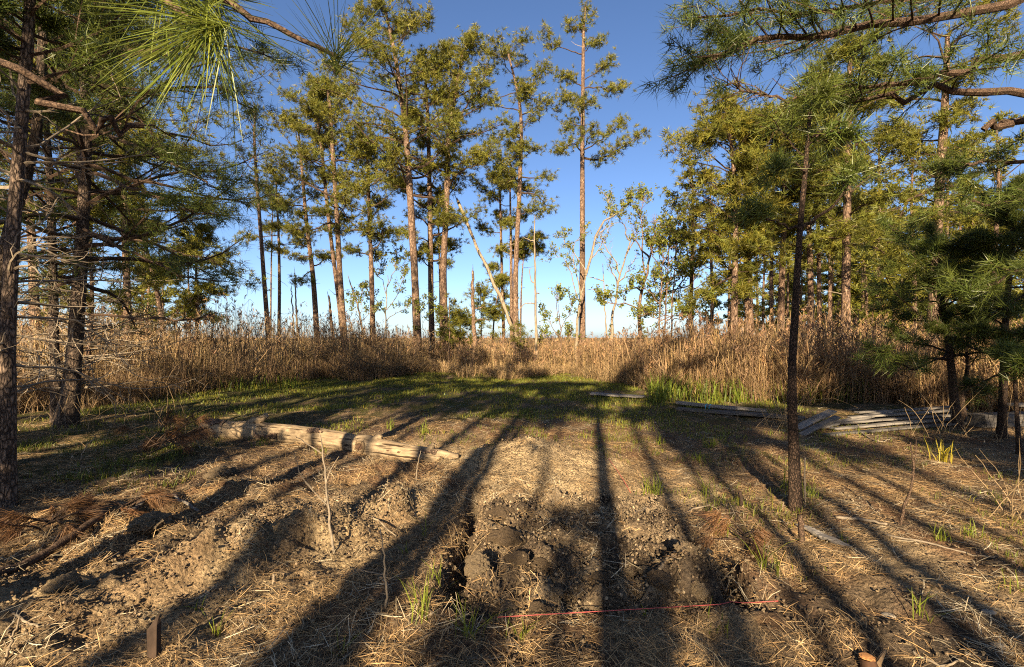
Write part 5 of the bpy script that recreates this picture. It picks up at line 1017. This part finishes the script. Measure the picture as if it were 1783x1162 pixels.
# grass tufts near the camera: each its own thing
def tuft(px, py, hpx, nbl, label, seed, group=None, name='grass_tuft', spread=.03, mat='grass', w=.0032, lean=1.0, tint=(1.15, 1.15, .8)):
    rs = np.random.default_rng(800 + seed); p = G(px, py); h = hpx / FPX * p[1]; n = nbl; a = rs.uniform(0, 6.28, n); d = np.stack([np.cos(a), np.sin(a), 0 * a], -1)
    b = rs.normal(size=(n, 3)) * [spread, spread, 0]; b[:, 2] = gh(p[0] + b[:, 0], p[1] + b[:, 1]) - p[2] - .012
    H_ = h * rs.uniform(.45, 1.05, n); k = rs.uniform(.05, lean, n); ts = np.array([0, .35, .7, 1.0]); ws = np.array([.8, 1, .75, .08])
    c = b[:, None] + np.array([0, 0, 1]) * (H_[:, None] * (ts - .25 * k[:, None] * ts ** 2))[..., None] + d[:, None] * ((H_ * k)[:, None] * ts ** 1.8)[..., None]
    wa = a + 1.57 + rs.normal(size=n) * .5; wv = np.stack([np.cos(wa), np.sin(wa), 0 * wa], -1) * w
    V = np.stack([c - wv[:, None] * ws[:, None], c + wv[:, None] * ws[:, None]], 2).reshape(-1, 3); q = np.arange(n)[:, None] * 8 + np.arange(3)[None] * 2
    t = rs.uniform(.7, 1.3, n); mb = MB(); mb.add(V, None, np.stack([q, q + 1, q + 3, q + 2], -1).reshape(-1, 4), np.repeat(np.stack([t * tint[0], t * tint[1], t * tint[2]], -1), 8, 0))
    o = mb.build(name, M[mat]); o.location = tuple(p); return tag(o, label, 'grass tuft', group)
TF = [(1380, 855, 55, 26, 'bright grass tuft at the left foot of the lone young pine'), (1415, 870, 40, 26, 'low grass tuft at the right foot of the lone young pine'), (1330, 1010, 100, 9, 'tall loose grass blades right of the pit'), (1355, 1000, 70, 8, 'loose green blades beside the tall blades right of the pit'), (1250, 935, 55, 12, 'grass tuft above the right wall of the pit'), (1135, 850, 38, 30, 'bright grass tuft behind the pit'), (1235, 862, 55, 16, 'grass tuft on the striped ground right of the pit'), (1300, 895, 30, 16, 'grass tuft beside the short dark stake'), (735, 1080, 95, 18, 'tall green grass blades at the left wall of the pit'), (762, 1020, 50, 12, 'fine grass on the left lip of the pit'), (818, 1115, 72, 20, 'grass tuft at the near left corner of the pit'), (905, 1105, 48, 22, 'pale green tuft growing through the red twine at left'), (1247, 1092, 40, 12, 'grass tuft behind the right part of the red twine'), (592, 1130, 60, 5, 'single wide blades at the bottom left of centre'), (652, 890, 42, 4, 'two upright blades below the log'), (738, 925, 65, 5, 'upright thin blades on the shaded slope left of the pit'), (705, 965, 30, 6, 'small blades beside the small pale clod'), (350, 1065, 34, 5, 'few wide blades on the sand at lower left'), (380, 1110, 50, 9, 'thin blades in the litter at lower left'), (1008, 1078, 26, 5, 'tiny blades in the front of the pit'), (1120, 1078, 34, 4, 'slanting blade in the front of the pit'), (860, 1082, 20, 4, 'tiny blades inside the near edge of the pit'), (1470, 940, 35, 8, 'thin blades right of the wood slabs'), (1640, 945, 40, 30, 'green tuft along the shaded root at right'), (1690, 930, 34, 26, 'green tuft in shade right of the dead sapling'), (1600, 1080, 60, 10, 'dark green blades in the litter at lower right'), (1640, 800, 45, 40, 'straw coloured tuft on the sunlit litter at right'), (1150, 775, 26, 22, 'small tuft on the striped ground left of the boards'), (1240, 780, 22, 26, 'dark green tuft before the leaning boards'), (740, 752, 30, 26, 'green tuft just behind the log'), (680, 742, 26, 22, 'smaller green tuft behind the log'), (560, 790, 22, 20, 'short tuft growing along the near side of the log'), (450, 775, 22, 16, 'short tuft under the left part of the log'), (1740, 870, 40, 12, 'tuft at the foot of the dry stalks at right'), (1215, 800, 24, 20, 'grass tuft on the bright ground below the long board'), (1760, 1030, 45, 12, 'dark tuft at the right edge')]
for i, (px, py, h, nb, lab) in enumerate(TF):
    far = py < 860; tuft(px, py, h, nb, lab, i, spread=.05 if far else (.014 if nb < 10 else .03), w=.005 if far else .003, tint=(1.15, 1.15, .8) if 'straw' not in lab else (2.2, 1.5, .9))
# rusty dead boughs and dry weed clumps
def bough(px, py, wpx, n, label, seed, drop=.5):
    rs = np.random.default_rng(900 + seed); p = G(px, py); s = wpx / FPX * p[1]; root = thing('dead_pine_bough', label, 'dead branch', p); br = MB(); fo = Fol()
    for q in range(n):
        a = rs.uniform(0, 6.28); c = curve(rs, rs.normal(size=3) * [.08, .08, .02] * s + [0, 0, .10 * s + .02], [math.cos(a), math.sin(a) * .6, rs.uniform(.2, .8)], s * rs.uniform(.3, .6), 5, -.12, .15)
        tube(br, c, np.linspace(.009, .004, 5), 4)
        for e in range(3): pp, dd = at_t(c, rs.uniform(.5, 1)); fo.add(pp, dd + np.array([0, 0, -drop]), 1)
    br.build('stem', M['twig'], root); cr = MB(); fo.needles(cr, rs, 46, .19, .0022, spread=.55, fwd=.8, tmin=.5, tmax=1.3, yellow=.2, jit=.015); cr.build('needles', M['needle_dead'], root)
bough(85, 935, 130, 9, 'rusty dead pine bough in the shade behind the fallen pole', 1)
bough(215, 905, 110, 7, 'brown drooping dead needles at the far end of the fallen pole', 2)
bough(260, 800, 170, 11, 'large rusty brown dead bough heaped before the left reeds', 3)
bough(310, 790, 90, 6, 'smaller brown needle fan right of the large rusty bough', 4)
bough(1290, 945, 110, 6, 'reddish needle mat over the right wall of the pit', 5, .9)
def weed(px, py, hpx, n, label, seed, wd=.2):
    rs = np.random.default_rng(950 + seed); p = G(px, py); h = hpx / FPX * p[1]; mb = MB()
    for q in range(n):
        b = rs.normal(size=3) * [wd, wd * .6, 0]; b[2] = g1(p[0] + b[0], p[1] + b[1]) - p[2] - .02; a = rs.uniform(0, 6.28); L = h * rs.uniform(.5, 1.1)
        c = curve(rs, b, [math.cos(a) * .45, math.sin(a) * .45, 1], L, 8, -.02 if q % 3 else -.32, .12); tube(mb, c, np.linspace(.005, .0018, 8), 4, np.array([.8, .78, .78]) * rs.uniform(.45, 1.1))
    o = mb.build('dry_weeds', M['reed']); o.location = tuple(p); tag(o, label, 'weeds')
weed(265, 770, 130, 30, 'dry pale weed stalks rising behind the large rusty bough', 1, .35)
weed(330, 745, 90, 16, 'bent dry stalks at the left end of the log', 2, .25)
weed(1755, 900, 190, 12, 'pale dry stalks bending at the right edge', 3, .12)
weed(1345, 735, 140, 34, 'spiky dry straw clump at the right end of the long board', 4, .28)
weed(1650, 765, 120, 22, 'dry curling stalks at the feet of the bushy young pine', 5, .3)
weed(120, 740, 110, 26, 'dry vine tangle round the feet of the two left boles', 6, .35)
weed(1765, 770, 150, 16, 'dry curved reeds at the right edge before the timber', 7, .3)
weed(520, 800, 60, 10, 'few dry stalks standing before the log', 8, .4)
